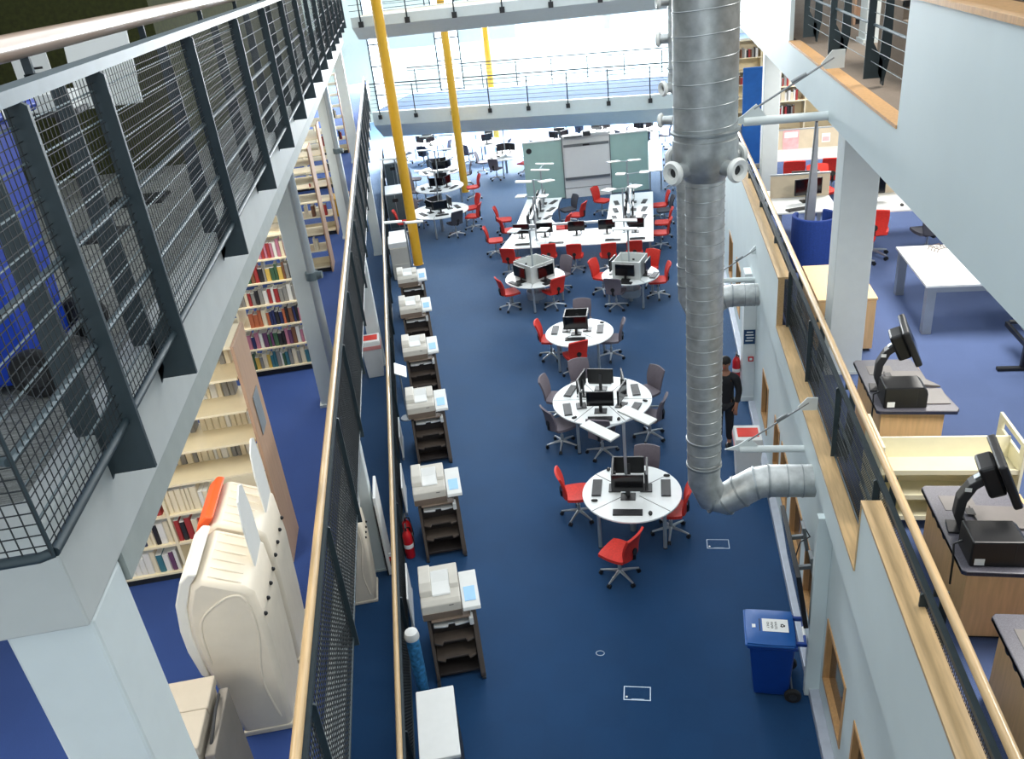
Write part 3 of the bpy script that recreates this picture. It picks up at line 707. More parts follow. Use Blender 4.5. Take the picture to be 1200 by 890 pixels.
for x, y, a, b, sz_, lab in [(-3.52, 23.6, (-3.87, 23.66, 85), (-3.21, 23.52, 85), (.36, .28), 'two-headed lamp at the front left corner of the U-shaped bench'),
        (-3.75, 25.6, (-4.02, 25.3, 8), (-3.3, 25.2, 40), (.5, .24), 'two-headed lamp over the middle of the left bench desk'),
        (-3.7, 27.05, (-3.6, 27.45, 2), (-3.66, 26.65, 2), (.6, .14), 'two-headed lamp at the far end of the left bench desk'),
        (-.95, 23.95, (-1.34, 23.74, 60), (-.60, 23.95, 60), (.42, .30), 'two-headed lamp where front and right bench desks meet'),
        (-.83, 25.6, (-1.05, 25.46, 85), (-.33, 25.52, 85), (.32, .28), 'two-headed lamp over the middle of the right bench desk'),
        (-.9, 27.2, (-1.32, 27.1, 30), (-.66, 27.12, 30), (.44, .18), 'two-headed lamp at the far end of the right bench desk')]:
    desk_lamp(x, y, .74, 2.05, a, b, lab, sz_)
for i, (x, y) in enumerate([(-4.18, 22.72), (-3.10, 22.95), (-2.33, 22.82), (-1.38, 22.74), (-.64, 22.85)]):
    chair('red', x, y, 90+[-12, 6, 0, 8, 3][i], 'red swivel chair at the front desk of the U-shaped bench, %s from the left' % ['first', 'second', 'third', 'fourth', 'fifth'][i])
chair('red', -4.98, 24.60, 8, 'red swivel chair left of the U-shaped bench, nearest of three')
chair('red', -5.02, 26.75, 5, 'red swivel chair left of the U-shaped bench, farthest of three')
chair('red', -4.68, 25.55, 25, 'red swivel chair left of the U-shaped bench, middle one pushed to the desk')
chair('red', -2.58, 26.82, 160, 'red swivel chair inside the U-shaped bench, in front of the whiteboard')
chair('dark grey', -2.92, 27.52, -150, 'dark grey swivel chair inside the U-shaped bench')
chair('red', -2.98, 25.55, 165, 'red swivel chair inside the U-shaped bench, half hidden by a monitor')
chair('red', -1.85, 28.35, -30, 'red swivel chair at the inner far corner of the right bench desk')
chair('red', .12, 27.4, 185, 'red swivel chair at the right of the U-shaped bench, farthest')
chair('dark grey', .26, 26.8, 190, 'dark grey swivel chair at the right of the U-shaped bench')
chair('red', .18, 25.5, 178, 'red swivel chair at the right of the U-shaped bench, second from the front')
chair('red', .12, 24.5, 175, 'red swivel chair at the right of the U-shaped bench, nearest')
# ================================================================== GREEN GLASS PARTITION WITH WHITEBOARD
t = thing('glass_partition', 'green glass partition with a whiteboard behind the U-shaped bench', 'partition', (-4.75, 30.45, 0), math.atan2(.62, 4.5))
GH = 2.15
for a, b in ((0, 1.42), (3.18, 4.55)): MB().box(a, b, -.012, .012, .03, GH).build('glass_panel', M['glass_green'], t)
MB().box(1.44, 3.16, -.05, .05, .0, GH+.12).build('centre_panel', M['wb'], t)
for a in (1.42, 3.15): MB().box(a, a+.03, -.07, .06, 0, GH+.14).build('frame_post', M['alu'], t)
MB().box(1.43, 3.17, -.06, .06, .36, .375).build('frame_rail', M['alu'], t)
MB().box(0, 4.55, -.05, .05, GH, GH+.035).build('top_rail', M['wb'], t)
MB().box(0, 4.55, -.03, .03, 0, .03).build('bottom_rail', M['alu'], t)
MB().cyl((.22, -.035, 1.86), (.22, -.012, 1.86), .10, k=20).build('wall_speaker', M['darkgrey'], t, smooth=True)
t2 = thing('whiteboard', 'big electronic whiteboard hung on the green glass partition', 'whiteboard', tuple(Vector((-4.75, 30.45, 0))+Matrix.Rotation(math.atan2(.62, 4.5), 3, 'Z') @ Vector((2.30, -.08, .78))), math.atan2(.62, 4.5))
MB().box(-.80, .80, -.03, .02, 0, 1.10).build('board', M['wb'], t2)
MB().box(-.82, .82, -.06, .02, -.09, 0).build('pen_tray', M['alu'], t2)
MB().box(-.82, .82, -.045, .02, 1.10, 1.19).build('top_strip', M['alu'], t2)
MB().box(-.12, .12, -.06, -.045, 1.11, 1.17).build('sensor', M['blackp'], t2)
t3 = thing('projector', 'short-throw projector on an arm over the whiteboard', 'projector', tuple(Vector((-4.75, 30.45, 0))+Matrix.Rotation(math.atan2(.62, 4.5), 3, 'Z') @ Vector((2.25, -.05, GH+.12))), math.atan2(.62, 4.5))
MB().box(-.78, .0, -.30, .0, -.02, .06).build('housing', M['wb'], t3, bevel=.01); MB().box(-.74, -.1, -.305, -.30, -.01, .03).build('vent', M['blackp'], t3)
MB().box(-.05, .22, -.32, .05, .0, .16).build('head', M['darkgrey'], t3, bevel=.02); MB().box(.22, .80, -.10, .0, 0, .05).build('wall_arm', M['wb'], t3)
# ================================================================== COPIERS beside the left fence
def copier_mesh():
    t = thing('photocopier', '', 'copier')
    MB().box(-.62, -.06, .36, 1.02, .04, .93).build('body', M['copier_br'], t, bevel=.012)
    MB().prism([(.24, .93), (.24, 1.02), (.27, 1.13), (.34, 1.16), (1.02, 1.17), (1.03, .93)], -.66, -.14, 'x').build('scanner_head', M['copier'], t, bevel=.014)
    MB().prism([(.235, .93), (.235, 1.03), (.245, 1.03), (.245, .93)], -.655, -.145, 'x').build('front_strip', M['copier_br'], t)
    a = MB().prism([(.42, 1.16), (.46, 1.22), (.60, 1.25), (.97, 1.24), (1.0, 1.16)], -.66, -.50, 'x').build('document_feeder', M['copier'], t, bevel=.012)
    MB().prism([(.40, 1.165), (.42, 1.18), (.66, 1.185), (.84, 1.23), (.86, 1.165)], -.50, -.26, 'x').build('feeder_tray', M['copier_w'], a, bevel=.006)
    MB().prism([(.52, 1.165), (.56, 1.20), (.80, 1.21), (.82, 1.165)], -.26, -.145, 'x').build('stapler_shelf', M['copier'], t, bevel=.006)
    MB().box(-.30, -.24, .262, .268, 1.09, 1.11).build('badge', M['darkgrey'], t)
    p = MB().prism([(.16, 1.05), (.18, 1.09), (.80, 1.17), (.82, 1.12), (.20, 1.02)], -.13, .10, 'x').build('control_panel', M['copier_w'], t, bevel=.008)
    q = Matrix.Translation((0, .42, 1.122)) @ Matrix.Rotation(.128, 4, 'X')
    MB().box(-.09, .055, -.14, .10, .0, .008, q).build('touch_screen', M['lcd'], p)
    MB().prism([(.0, .03), (.0, .10), (.30, 1.0), (.42, 1.0), (.42, .03)], -.04, .03, 'x').build('side_rail', M['tray'], t, bevel=.01)
    MB().prism([(.05, .03), (.05, .10), (.28, .88), (.40, .88), (.40, .03)], -.62, -.575, 'x').build('side_rail', M['tray'], t, bevel=.01)
    MB().box(-.575, -.04, .355, .37, .05, .93).build('recess', M['copier_dk'], t)
    MB().box(-.56, -.05, .20, .40, .90, .925).build('exit_shelf', M['copier_br'], t, bevel=.006)
    MB().prism([(-.54, .22), (-.54, .40), (-.08, .40), (-.08, .22), (-.22, .20), (-.26, .20), (-.27, .25), (-.35, .25), (-.36, .20), (-.42, .20)], .80, .825).build('output_tray', M['copier_w'], t, bevel=.004)
    MB().box(-.075, -.02, .16, .34, .80, .92).build('tray_lever', M['copier_w'], t, bevel=.01)
    for z, y in ((.56, .12), (.33, .06)):
        MB().prism([(-.57, y+.05), (-.57, .38), (-.05, .38), (-.05, y+.05), (-.14, y), (-.16, y+.06), (-.45, y+.06), (-.47, y)], z, z+.03).build('finisher_tray', M['tray'], t, bevel=.004)
    MB().box(-.575, -.045, .10, .36, .06, .10).build('base_shelf', M['copier_dk'], t, bevel=.006)
    for x in (-.60, -.0): 
        MB().box(x-.025, x+.025, -.02, .08, 0, .035).build('foot', M['darkgrey'], t, bevel=.006)
        MB().box(x-.025, x+.025, .92, 1.0, 0, .04).build('foot', M['darkgrey'], t)
    return t
ORD = ['nearest', 'second', 'third', 'fourth', 'fifth', 'sixth and farthest']
for i, s_ in enumerate((8.05, 10.62, 13.42, 15.98, 18.4, 20.55)):
    put('copier', copier_mesh, 'beige photocopier with dark finisher trays beside the left fence, %s from the camera' % ORD[i], *LR(-.06, s_), TH)[ 'x'] if False else put('copier', copier_mesh, 'beige photocopier with dark finisher trays beside the left fence, %s from the camera' % ORD[i], LR(-.06, s_).x, LR(-.06, s_).y, 0, TH)
def LT(name, label, cat, n, s, z, rz=0.0, group=None): return thing(name, label, cat, LR(n, s, z), TH+rz, group)
t = LT('storage_cabinet', 'white-topped low cabinet in front of the nearest photocopier, cut by the bottom edge', 'cabinet', -.64, 6.6, 0)
MB().box(-.20, .20, -.44, .46, .03, .95).build('body', M['silver'], t, bevel=.008)
MB().box(-.225, .215, -.47, .49, .95, 1.0).build('top', M['copier_w'], t, bevel=.01)
MB().box(.20, .205, -.42, .02, .08, .92).build('door', M['darkgrey'], t); MB().box(.20, .205, .04, .44, .08, .92).build('door', M['darkgrey'], t)
MB().box(-.06, .10, -.72, -.46, .86, .9).build('side_shelf', M['copier_w'], t)
t = LT('recycling_tube', 'tall blue printed tube with a white cap standing beside the nearest photocopier', 'bin', -.87, 7.98, 0)
MB().lathe([(.05, 0), (.075, .05), (.085, .5), (.085, 1.0)], k=20).build('tube', M['navyprint'], t, smooth=True)
MB().lathe([(.092, .99), (.095, 1.03), (.08, 1.09), (.02, 1.11)], k=20).build('cap', M['copier_w'], t, smooth=True)
# fire extinguishers
def exting():
    t = thing('fire_extinguisher', '', 'fire extinguisher')
    MB().lathe([(.07, 0), (.078, .02), (.078, .42), (.06, .48), (.03, .51), (.025, .54)], k=20).build('cylinder', M['red_gloss'], t, smooth=True)
    MB().box(-.015, .015, -.05, .07, .54, .56).box(-.012, .012, -.04, .09, .58, .595).box(-.012, .012, -.045, -.02, .55, .59).build('valve_lever', M['blackp'], t)
    MB().tube([(0, .03, .55), (.05, .09, .5), (.075, .06, .3), (.08, .02, .18)], .012, 8).build('hose', M['blackp'], t, smooth=True)
    MB().lathe([(.0785, .20), (.0795, .205), (.0795, .27), (.0785, .275)], k=20).build('label_band', M['paper'], t, smooth=True)
    return t
p = LR(-.93, 10.85); put('ext', exting, 'red fire extinguisher on the floor by the left fence near the second photocopier', p.x, p.y, .0, TH)
p = LR(-.93, 11.12); put('ext', exting, 'second red fire extinguisher by the left fence, just behind the first', p.x, p.y, .0, TH)
put('ext', exting, 'red fire extinguisher hung on the white wall end at right, behind the person', 1.50, 15.25, .35, 0)
t = LT('sign_stand', 'white sign board on a thin post by the left fence between photocopiers', 'sign', -.82, 15.42, 0)
MB().cyl((0, 0, 0), (0, 0, .02), .14, k=18).build('base', M['silver'], t, smooth=True); MB().cyl((0, 0, .02), (0, 0, 1.1), .016, k=10).build('post', M['silver'], t, smooth=True)
q = Matrix.Translation((.02, 0, 1.12)) @ Matrix.Rotation(.5, 4, 'Y'); MB().box(-.13, .13, -.25, .25, 0, .02, q).build('board', M['copier_w'], t, bevel=.004)
for k_, (s_, h_, lab) in enumerate([(9.6, .5, 'white notice board leaning on the left fence near the nearest photocopier'), (12.4, .5, 'white notice board leaning on the left fence behind the fire extinguishers'), (14.2, .45, 'white notice board leaning on the left fence by the third photocopier')]):
    t = LT('notice_board', lab, 'sign', -.955, s_, 0)
    MB().box(-.012, .012, -.4, .4, .06, .06+h_).build('panel', M['copier_w'], t, bevel=.004); MB().box(-.02, .02, -.42, .42, 0.0, .06).build('foot_rail', M['silver'], t)
# beige copier farther along and tall grey cabinets
t = LT('photocopier', 'older plain beige photocopier behind the yellow pole, no finisher trays', 'copier', -.62, 23.95, 0)
MB().box(-.28, .28, 0.0, 1.6, .03, 1.0).build('body', M['copier'], t, bevel=.015); MB().box(-.3, .3, .02, .8, 1.0, 1.16).build('lid', M['copier_w'], t, bevel=.02)
MB().box(-.27, .27, .86, 1.55, 1.0, 1.08).build('feeder_tray', M['copier_w'], t, bevel=.01); MB().box(-.2, .2, -.02, 0, .1, .5).build('paper_drawer', M['copier'], t)
MB().box(-.26, .26, .2, 1.4, 0, .03).build('plinth', M['darkgrey'], t)
for s0_, s1_, lab in ((29.3, 30.6, 'tall grey cabinet by the left fence behind the first yellow pole, nearer one'), (34.4, 35.4, 'tall grey cabinet by the left fence under the lower footbridge, farther one')):
    t = LT('steel_cabinet', lab, 'cabinet', -.60, s0_, 0)
    MB().box(-.33, .33, 0, s1_-s0_, .02, 1.3).build('body', M['silver'], t, bevel=.01)
    for a in (-.3, .01): MB().box(a, a+.29, -.015, 0, .08, 1.25).build('door', M['steel_lt'], t)
    MB().box(-.1, .1, -.02, -.014, 1.0, 1.12).build('vent', M['blackp'], t)
desk_lamp(-6.95, 21.9, 0, 2.05, (-7.24, 21.80, 20), (-6.60, 21.70, 20), 'floor-standing two-headed lamp in front of the first yellow pole', (.5, .2))
p = LR(-.45, 33.0); desk_lamp(p.x, p.y, 0, 1.72, (p.x-.3, p.y-.05, 25), (p.x+.3, p.y+.05, 25), 'floor-standing two-headed lamp between the tall grey cabinets', (.5, .2))

# ================================================================== FAR TABLES ON THE LEFT AND BEYOND
def far_table(x, y, r, lab, tn, sts, seats, lamp=None, h=.74):
    round_table(x, y, r, lab, [30, 150, 270], [30, 150, 270], tray=False)
    for a in sts: station(x, y, a, .38, .64, tn, ms=False)
    for c, sx, sy, d, w in seats: chair(c, sx, sy, d, '%s swivel chair at the %s of %s' % (c, w, tn))
    if lamp: desk_lamp(x, y, h, 2.1, (x-.42, y+.05, 20), (x+.42, y-.02, 20), 'two-headed lamp on %s' % tn, (.55, .2))
far_table(-7.35, 27.4, 1.0, 'white round table nearest on the left, beside the second yellow pole', 'the nearest left round table', (220, 290, 30, 130),
    [('dark grey', -6.72, 26.75, 130, 'front right'), ('red', -6.22, 27.4, 175, 'right'), ('red', -6.45, 28.45, 210, 'back right'), ('red', -8.62, 27.15, 15, 'left'), ('grey', -8.35, 28.2, -30, 'back left')], True)
far_table(-8.1, 30.65, .92, 'white round table second on the left, cluttered with monitors', 'the second left round table', (200, 270, 340, 90),
    [('grey', -8.98, 29.75, 50, 'front left'), ('red', -6.95, 31.3, 200, 'right'), ('grey', -9.2, 31.2, -20, 'left')], True)
far_table(-8.66, 33.3, .9, 'white round table third on the left near the lower footbridge', 'the third left round table', (210, 280, 340, 100),
    [('grey', -9.75, 33.2, 0, 'left'), ('grey', -7.7, 33.5, 190, 'right'), ('dark grey', -9.2, 34.4, -50, 'back left')], True)
far_table(-6.25, 35.2, .95, 'white round table left of the green glass partition', 'the table left of the partition', (200, 120, 60),
    [('grey', -6.5, 34.1, 75, 'front'), ('red', -5.25, 35.3, 185, 'right'), ('red', -5.4, 34.7, 150, 'front right'), ('grey', -7.3, 35.4, 0, 'left')], True)
far_table(-7.7, 38.2, .9, 'sunlit white round table by the farthest yellow pole', 'the table by the farthest yellow pole', (200, 300, 60),
    [('grey', -8.3, 37.3, 60, 'front left'), ('grey', -6.7, 37.8, 170, 'right')])
for i, (x, y) in enumerate([(-4.2, 37.6), (-2.4, 38.8), (-.5, 38.4), (-3.6, 41.6), (-10.6, 38.8)]):
    w = ['left sunlit table behind the partition', 'middle sunlit table behind the partition', 'right sunlit table behind the partition', 'farthest sunlit table', 'sunlit table at far left'][i]
    far_table(x, y, .9, 'white round '+w, 'the '+w, (240, 320, 90), [('dark grey', x-.9, y-.5, 35, 'front left'), ('grey', x+.95, y-.2, 170, 'right'), ('dark grey', x+.1, y-1.1, 90, 'front')])
desk('bench_desk', 'long white desk right of the glass partition seen end on', [(-.25, 30.9), (.25, 30.9), (.25, 36.0), (-.25, 36.0)], [(-.2, 31), (.2, 31), (-.2, 35.9), (.2, 35.9)])
for i, (y, c) in enumerate([(31.0, 'dark grey'), (32.2, 'grey'), (33.4, 'dark grey'), (34.6, 'grey'), (35.6, 'dark grey')]):
    chair(c, .62, y, 180, '%s swivel chair along the desk right of the glass partition, %s' % (c, ['nearest', 'second', 'third', 'fourth', 'farthest'][i]))

# ================================================================== WHEELIE BINS (front towards local -x)
def text_mesh(s, size, m, parent, loc, rot, name='lettering'):
    cu = bpy.data.curves.new('lettering', 'FONT'); cu.body = s; cu.size = size; cu.align_x = 'CENTER'; cu.align_y = 'CENTER'; cu.extrude = .0006
    o = bpy.data.objects.new('lettering_curve', cu); COL.objects.link(o)
    dg = bpy.context.evaluated_depsgraph_get(); me = bpy.data.meshes.new_from_object(o.evaluated_get(dg))
    bpy.data.objects.remove(o); bpy.data.curves.remove(cu)
    me.materials.clear(); me.materials.append(m)
    o = bpy.data.objects.new(name, me); COL.objects.link(o); o.parent = parent; o.location = loc; o.rotation_euler = rot
    KIDS.setdefault(parent.name, []).append(o); return o
def wheelie(label, loc, rz, sign, lidm='bluebin_lid', W=.52, D=.56, Hh=.96):
    t = thing('wheelie_bin', label, 'bin', loc, rz)
    b = MB(); k0, k1 = .80, 1.0
    lo = [(-D/2*k0+.02, -W/2*k0), (D/2*.74, -W/2*k0), (D/2*.74, W/2*k0), (-D/2*k0+.02, W/2*k0)]
    hi = [(-D/2, -W/2), (D/2-.03, -W/2), (D/2-.03, W/2), (-D/2, W/2)]
    b.add([(x, y, .03) for x, y in lo]+[(x, y, Hh-.08) for x, y in hi], [(0,1,5,4),(1,2,6,5),(2,3,7,6),(3,0,4,7),(3,2,1,0),(4,5,6,7)])
    bm_ = 'bluebin' if sign else 'bluebin_royal'; b.build('body', M[bm_], t, bevel=.025)
    MB().box(-D/2-.025, D/2-.01, -W/2-.025, W/2+.025, Hh-.11, Hh-.06).build('rim', M[bm_], t, bevel=.012)
    def lid(u, v):
        a, c = sq(u, v, .12); return (a*(D/2+.0)-.03, c*(W/2+.03), Hh-.03+.03*(1-a**4)*(1-c**4)), (0, 0, 1)
    l = MB().shell(lid, .03, 11, 11).build('lid', M[lidm], t, smooth=True)
    MB().box(-D/2-.05, D/2-.05, -W/2-.035, W/2+.035, Hh-.06, Hh-.035).build('lid_rim', M[lidm], l, bevel=.008)
    for y in (-W/2+.05, W/2-.05): MB().box(D/2-.06, D/2+.09, y-.02, y+.02, Hh-.08, Hh-.03).build('handle_arm', M[bm_], t, bevel=.006)
    MB().cyl((D/2+.08, -W/2+.03, Hh-.055), (D/2+.08, W/2-.03, Hh-.055), .017, k=12).build('handle_bar', M[bm_], t, smooth=True)
    MB().cyl((D/2+.08, -.07, Hh-.055), (D/2+.08, .07, Hh-.055), .019, k=12).build('handle_sticker', M['paper'], t, smooth=True)
    MB().cyl((D/2-.03, -W/2+.02, .10), (D/2-.03, W/2-.02, .10), .012, k=8).build('axle', M['alu'], t)
    for sg in (-1, 1):
        y = sg*(W/2-.0); wh = MB().lathe([(.05, -.03), (.09, -.028), (.1, -.015), (.1, .015), (.09, .028), (.05, .03)], (D/2-.03, y, .10), 22, Matrix.Rotation(PI/2, 3, 'X')).build('wheel', M['rubber'], t, smooth=True)
        MB().cyl((D/2-.03, y-.034, .10), (D/2-.03, y+.034, .10), .048, k=14).build('hub', M['darkgrey'], wh, smooth=True)
    if sign:
        z = Hh+.0155
        s_ = MB().box(-.12, .18, -.105, .105, z, z+.002).build('paper_sign', M['paper'], t)
        for i, w in enumerate(('WASTE', 'PAPER', 'ONLY')): text_mesh(w, .040, M['ink'], s_, (.035-.045*i, 0, z+.0025), (0, 0, -PI/2))
        # three chasing arrows
        for i in range(3):
            q = Matrix.Translation((.115, 0, z+.0025)) @ Matrix.Rotation(2*PI*i/3-PI/2, 4, 'Z')
            MB().prism([(-.024, -.022), (.008, -.022), (.008, -.031), (.026, -.0165), (.008, -.002), (.008, -.010), (-.018, -.010)], 0, .0006, 'z', q).build('recycling_arrow', M['ink'], s_)
        MB().box(-.24, -.18, -.045, .01, Hh+.0, Hh+.011).build('sticker', M['paper'], t)
        MB().box(-.155, -.145, -.10, .10, Hh+.010, Hh+.0155).build('lid_slot', M['ink'], t)
    return t
wheelie('blue wheelie bin with a white recycling label, on the hall floor by the right wall', (1.26, 7.79, 0), R(-3), True)
wheelie('royal blue wheelie bin behind the mesh railing at far left on the grey carpet', LR(-1.83, 3.46, 7.12), TH, False, 'bluebin_royal', .60, .62, 1.08)
def flapbin(label, loc, rz, w=.44, d=.5, h=.92):
    t = thing('waste_bin', label, 'bin', loc, rz)
    MB().add([(sx*w/2*k, sy*d/2*k, z) for z, k in ((0, .8), (h-.12, 1)) for sx, sy in ((-1, -1), (1, -1), (1, 1), (-1, 1))], [(0,1,5,4),(1,2,6,5),(2,3,7,6),(3,0,4,7),(3,2,1,0),(4,5,6,7)]).build('body', M['copier_w'], t, bevel=.015)
    MB().box(-w/2-.012, w/2+.012, -d/2-.012, d/2+.012, h-.20, h-.10).build('bin_liner', M['liner'], t, bevel=.01)
    MB().add([(sx*w/2*k, sy*d/2*k, z) for z, k in ((h-.12, 1.05), (h, .96)) for sx, sy in ((-1, -1), (1, -1), (1, 1), (-1, 1))], [(0,1,5,4),(1,2,6,5),(2,3,7,6),(3,0,4,7),(3,2,1,0),(4,5,6,7)]).build('lid_frame', M['copier_w'], t, bevel=.012)
    MB().box(-w/2*.78, w/2*.78, -d/2*.55, d/2*.55, h-.01, h+.012).build('flap', M['redlid'], t, bevel=.005)
flapbin('white waste bin with a red flap by the right wall below the duct strut', (1.42, 12.3, 0), 0)
p = LR(-1.47, 17.8); flapbin('white waste bin with a red flap between the two left railings', p, TH)

# ================================================================== MOULDED CABINETS
PROF = [(-.02, 0), (-.40, 0), (-.42, .10), (-.48, .45), (-.53, .85), (-.54, 1.1), (-.50, 1.36), (-.42, 1.56), (-.34, 1.61), (-.06, 1.47), (.0, 1.40), (.02, 1.0), (.0, .4)]
def moulded(label, n, s, z, flapm, D=.64, fin=True):
    t = LT('moulded_cabinet', label, 'cabinet', n, s, z)
    MB().prism(PROF, 0, D, 'y').build('body', M['mould'], t, smooth=True, bevel=.04)
    MB().prism([(-.515, .62), (-.575, .70), (-.61, .95), (-.61, 1.15), (-.575, 1.40), (-.49, 1.60), (-.41, 1.67), (-.35, 1.65), (-.42, 1.56), (-.50, 1.36), (-.53, 1.1)], .02, D-.02, 'y').build('flap', M[flapm], t, bevel=.015)
    for i in range(6):
        y = .06+i*(D-.12)/5; q = Matrix.Identity(4)
        MB().tube([(-.30, y, 1.592), (-.24, y, 1.566), (-.17, y, 1.53), (-.12, y, 1.503), (-.08, y, 1.48)], [.003, .009, .009, .009, .003], 8).build('moulded_rib', M['mould'], t, smooth=True)
    for i in range(4): MB().ball((.02, .06+i*(D-.12)/3, 1.16), .018, k=8, m=6).build('bolt', M['blackp'], t, smooth=True)
    wp = [(-.46, .80), (-.455, 1.1), (-.41, 1.26), (-.30, 1.36), (-.18, 1.42), (-.09, 1.40), (-.055, 1.25), (-.06, 1.0), (-.11, .75), (-.135, .52), (-.11, .28), (-.08, .12)]
    cp = []
    for i in range(len(wp)-1):
        p0, p1, p2, p3 = [Vector(wp[max(0, min(len(wp)-1, i+k))]) for k in (-1, 0, 1, 2)]
        for k in range(5):
            u = k/5; q = .5*((2*p1)+(p2-p0)*u+(2*p0-5*p1+4*p2-p3)*u*u+(3*p1-p0-3*p2+p3)*u**3); cp.append((q.x, -.001, q.y))
    MB().tube(cp, [.003]+[.011]*(len(cp)-2)+[.003], 8).build('wave_moulding', M['mould'], t, smooth=True)
    MB().box(-.41, .0, -.01, D+.01, 0, .05).build('plinth', M['mould'], t, bevel=.01)
    if fin:
        MB().prism([(.30, 1.42), (.62, 1.42), (.63, 1.75), (.58, 2.0), (.50, 2.04), (.36, 1.98), (.30, 1.8)], -.035, -.02, 'x').build('fin_panel', M['copier_w'], t, bevel=.004)
    return t
moulded('cream moulded cabinet with a white front flap, nearest at lower left', -1.60, 4.98, L1, 'flap_white')
moulded('cream moulded cabinet with an orange front flap, behind its white-flapped twin', -1.60, 5.68, L1, 'flap_orange')
moulded('cream moulded cabinet with a red flap on the ground floor between the two left railings', -1.46, 9.92, 0, 'redlid', .5)
t = LT('folded_table', 'white folded table top standing upright against the ground-floor left column', 'table', -1.262, 10.45, 0, 0)
MB().box(-.02, .02, -.02, .6, .04, 1.5).build('tabletop', M['copier_w'], t, bevel=.006); MB().box(-.045, -.02, .02, .08, 0, 1.3).build('folded_leg', M['darkgrey'], t)
t = LT('framed_poster', 'small white framed poster with a red and black picture, by the left fence column', 'poster', -1.20, 10.58, 0)
MB().box(-.11, .11, -.012, .012, 0, .34).build('board', M['copier_w'], t); MB().box(-.05, .08, -.016, -.012, .12, .28).build('picture', M['red'], t); MB().box(-.07, .0, -.018, -.0165, .10, .2).build('picture_figure', M['ink'], t)
# beige office machine at lower left
t = LT('office_shredder', 'beige office machine with a hinged lid, lower left beside the big column', 'machine', -2.1, 4.05, L1)
MB().box(-.26, .14, 0, .62, .03, .92).build('body', M['machine'], t, bevel=.015); MB().box(-.28, .16, -.01, .32, .92, 1.0).build('lid', M['machine'], t, bevel=.012); MB().box(-.28, .16, .33, .63, .92, .99).build('lid', M['machine'], t, bevel=.012)
MB().box(.17, .24, .0, .58, .0, .90).build('side_panel', M['machine_dk'], t, bevel=.01); MB().tube([(.19, .5, .92), (.21, .3, .97), (.2, .1, .9), (.19, .0, .7)], .012, 8).build('cable', M['darkgrey'], t, smooth=True)
MB().box(-.24, .22, .02, .6, 0, .03).build('plinth', M['darkgrey'], t)

# ================================================================== BOOKCASES AND BOOKS
def book_mesh(m):
    b = MB(); b.prism([(-.5, 0), (.5, 0), (.5, .9), (.38, .97), (-.38, .97), (-.5, .9)][::-1], 0, 1); nf = len(b.f)
    o = b.build('book', m); o.data.materials.append(M['paper']); o.data.polygons[-1].material_index = 1
    return o
BOOKS = {}
NB = [0]
def book(ci, loc, rz, th, dp, h, label, group, back=False):
    # spine towards local -y after rotation by pi
    if ci not in BOOKS: BOOKS[ci] = book_mesh(BK[ci]); o = BOOKS[ci]
    else: o = BOOKS[ci].copy(); COL.objects.link(o)
    o.location = loc; o.rotation_euler.z = rz if back else rz+PI; o.scale = (th, dp, h); tag(o, label, 'book', group); NB[0] += 1
def bookcase(label, loc, rz, W, H, lev, D=.56, bays=2, endm='shelf_end', canopy=True, sh='shelf', backp=False):
    t = thing('bookcase', label, 'bookcase', loc, rz)      # local x from -W to 0, front at y=0
    MB().box(0, .03, -.02, D+.02, 0, H).build('end_panel', M[endm], t, bevel=.004)
    MB().box(-W-.03, -W, -.02, D+.02, 0, H).build('end_panel', M[endm], t, bevel=.004)
    for i in range(1, bays): MB().box(-W*i/bays-.015, -W*i/bays+.015, .0, D, .05, H-.02).build('upright', M[sh], t)
    for z in lev:
        for i in range(bays): MB().box(-W*(i+1)/bays+.016, -W*i/bays-.016, 0, D, z-.022, z).build('shelf', M[sh], t)
    MB().box(-W, 0, D/2-.008, D/2+.008, .05, lev[0]+.12).build('back_strip', M[sh], t)
    if backp: MB().box(-W, 0, D-.012, D, .05, H-.03).build('back_panel', M[sh], t)
    if canopy: MB().box(-W, 0, 0, D, H-.03, H).build('top_panel', M[sh], t)
    MB().box(-W, 0, .05, D-.05, 0, .06).build('plinth', M['darkgrey'], t)
    return t
def fill(loc, rz, x0, x1, z, cols, what, group, gap=0.0, hmin=.19, hmax=.27, yo=.03, back=False, cap=99):
    q = Matrix.Translation(loc) @ Matrix.Rotation(rz, 4, 'Z'); x = x0; k = 0
    while x < x1 and k < cap:
        th = random.uniform(.032, .072); h = random.uniform(hmin, hmax); dp = random.uniform(.15, .2)
        if x+th > x1: break
        if random.random() > gap:
            ci = random.choice(cols)
            p = q @ Vector((x+th/2, (yo+dp) if not back else yo, z+.001))
            book(ci, p, rz, th*.96, dp, h, '%s book %s' % (BKN[ci], what), group, back); k += 1
        x += th
LEV = [.12, .46, .80, 1.14, 1.48, 1.82, 2.16]
b1 = LR(-1.83, 7.15, L1)
bookcase('mostly empty cream bookcase with a beech end panel behind the moulded cabinets', b1, TH, 3.1, 2.48, LEV, bays=3)
t = thing('notice_sheet', 'pale grey notice sheet fixed on the beech end panel of the mostly empty bookcase', 'notice', LR(-1.795, 7.3, L1+1.45), TH)
MB().box(0, .004, -.0, .26, 0, .42).build('sheet', M['silver'], t)
A8 = [0, 1, 2, 3, 4, 5, 6, 8, 10]
W1 = 'on the %s of the mostly empty left bookcase'
fill(b1, TH, -2.0, -1.08, LEV[0], [1, 0, 3, 10, 6], W1 % 'bottom shelf', 'books on the mostly empty bookcase')
fill(b1, TH, -2.0, -1.06, LEV[1], [0, 1, 0, 3, 5, 2], W1 % 'second shelf up', 'books on the mostly empty bookcase')
fill(b1, TH, -1.02, -.62, LEV[1], [2, 3, 1, 8, 0], W1 % 'second shelf up', 'books on the mostly empty bookcase')
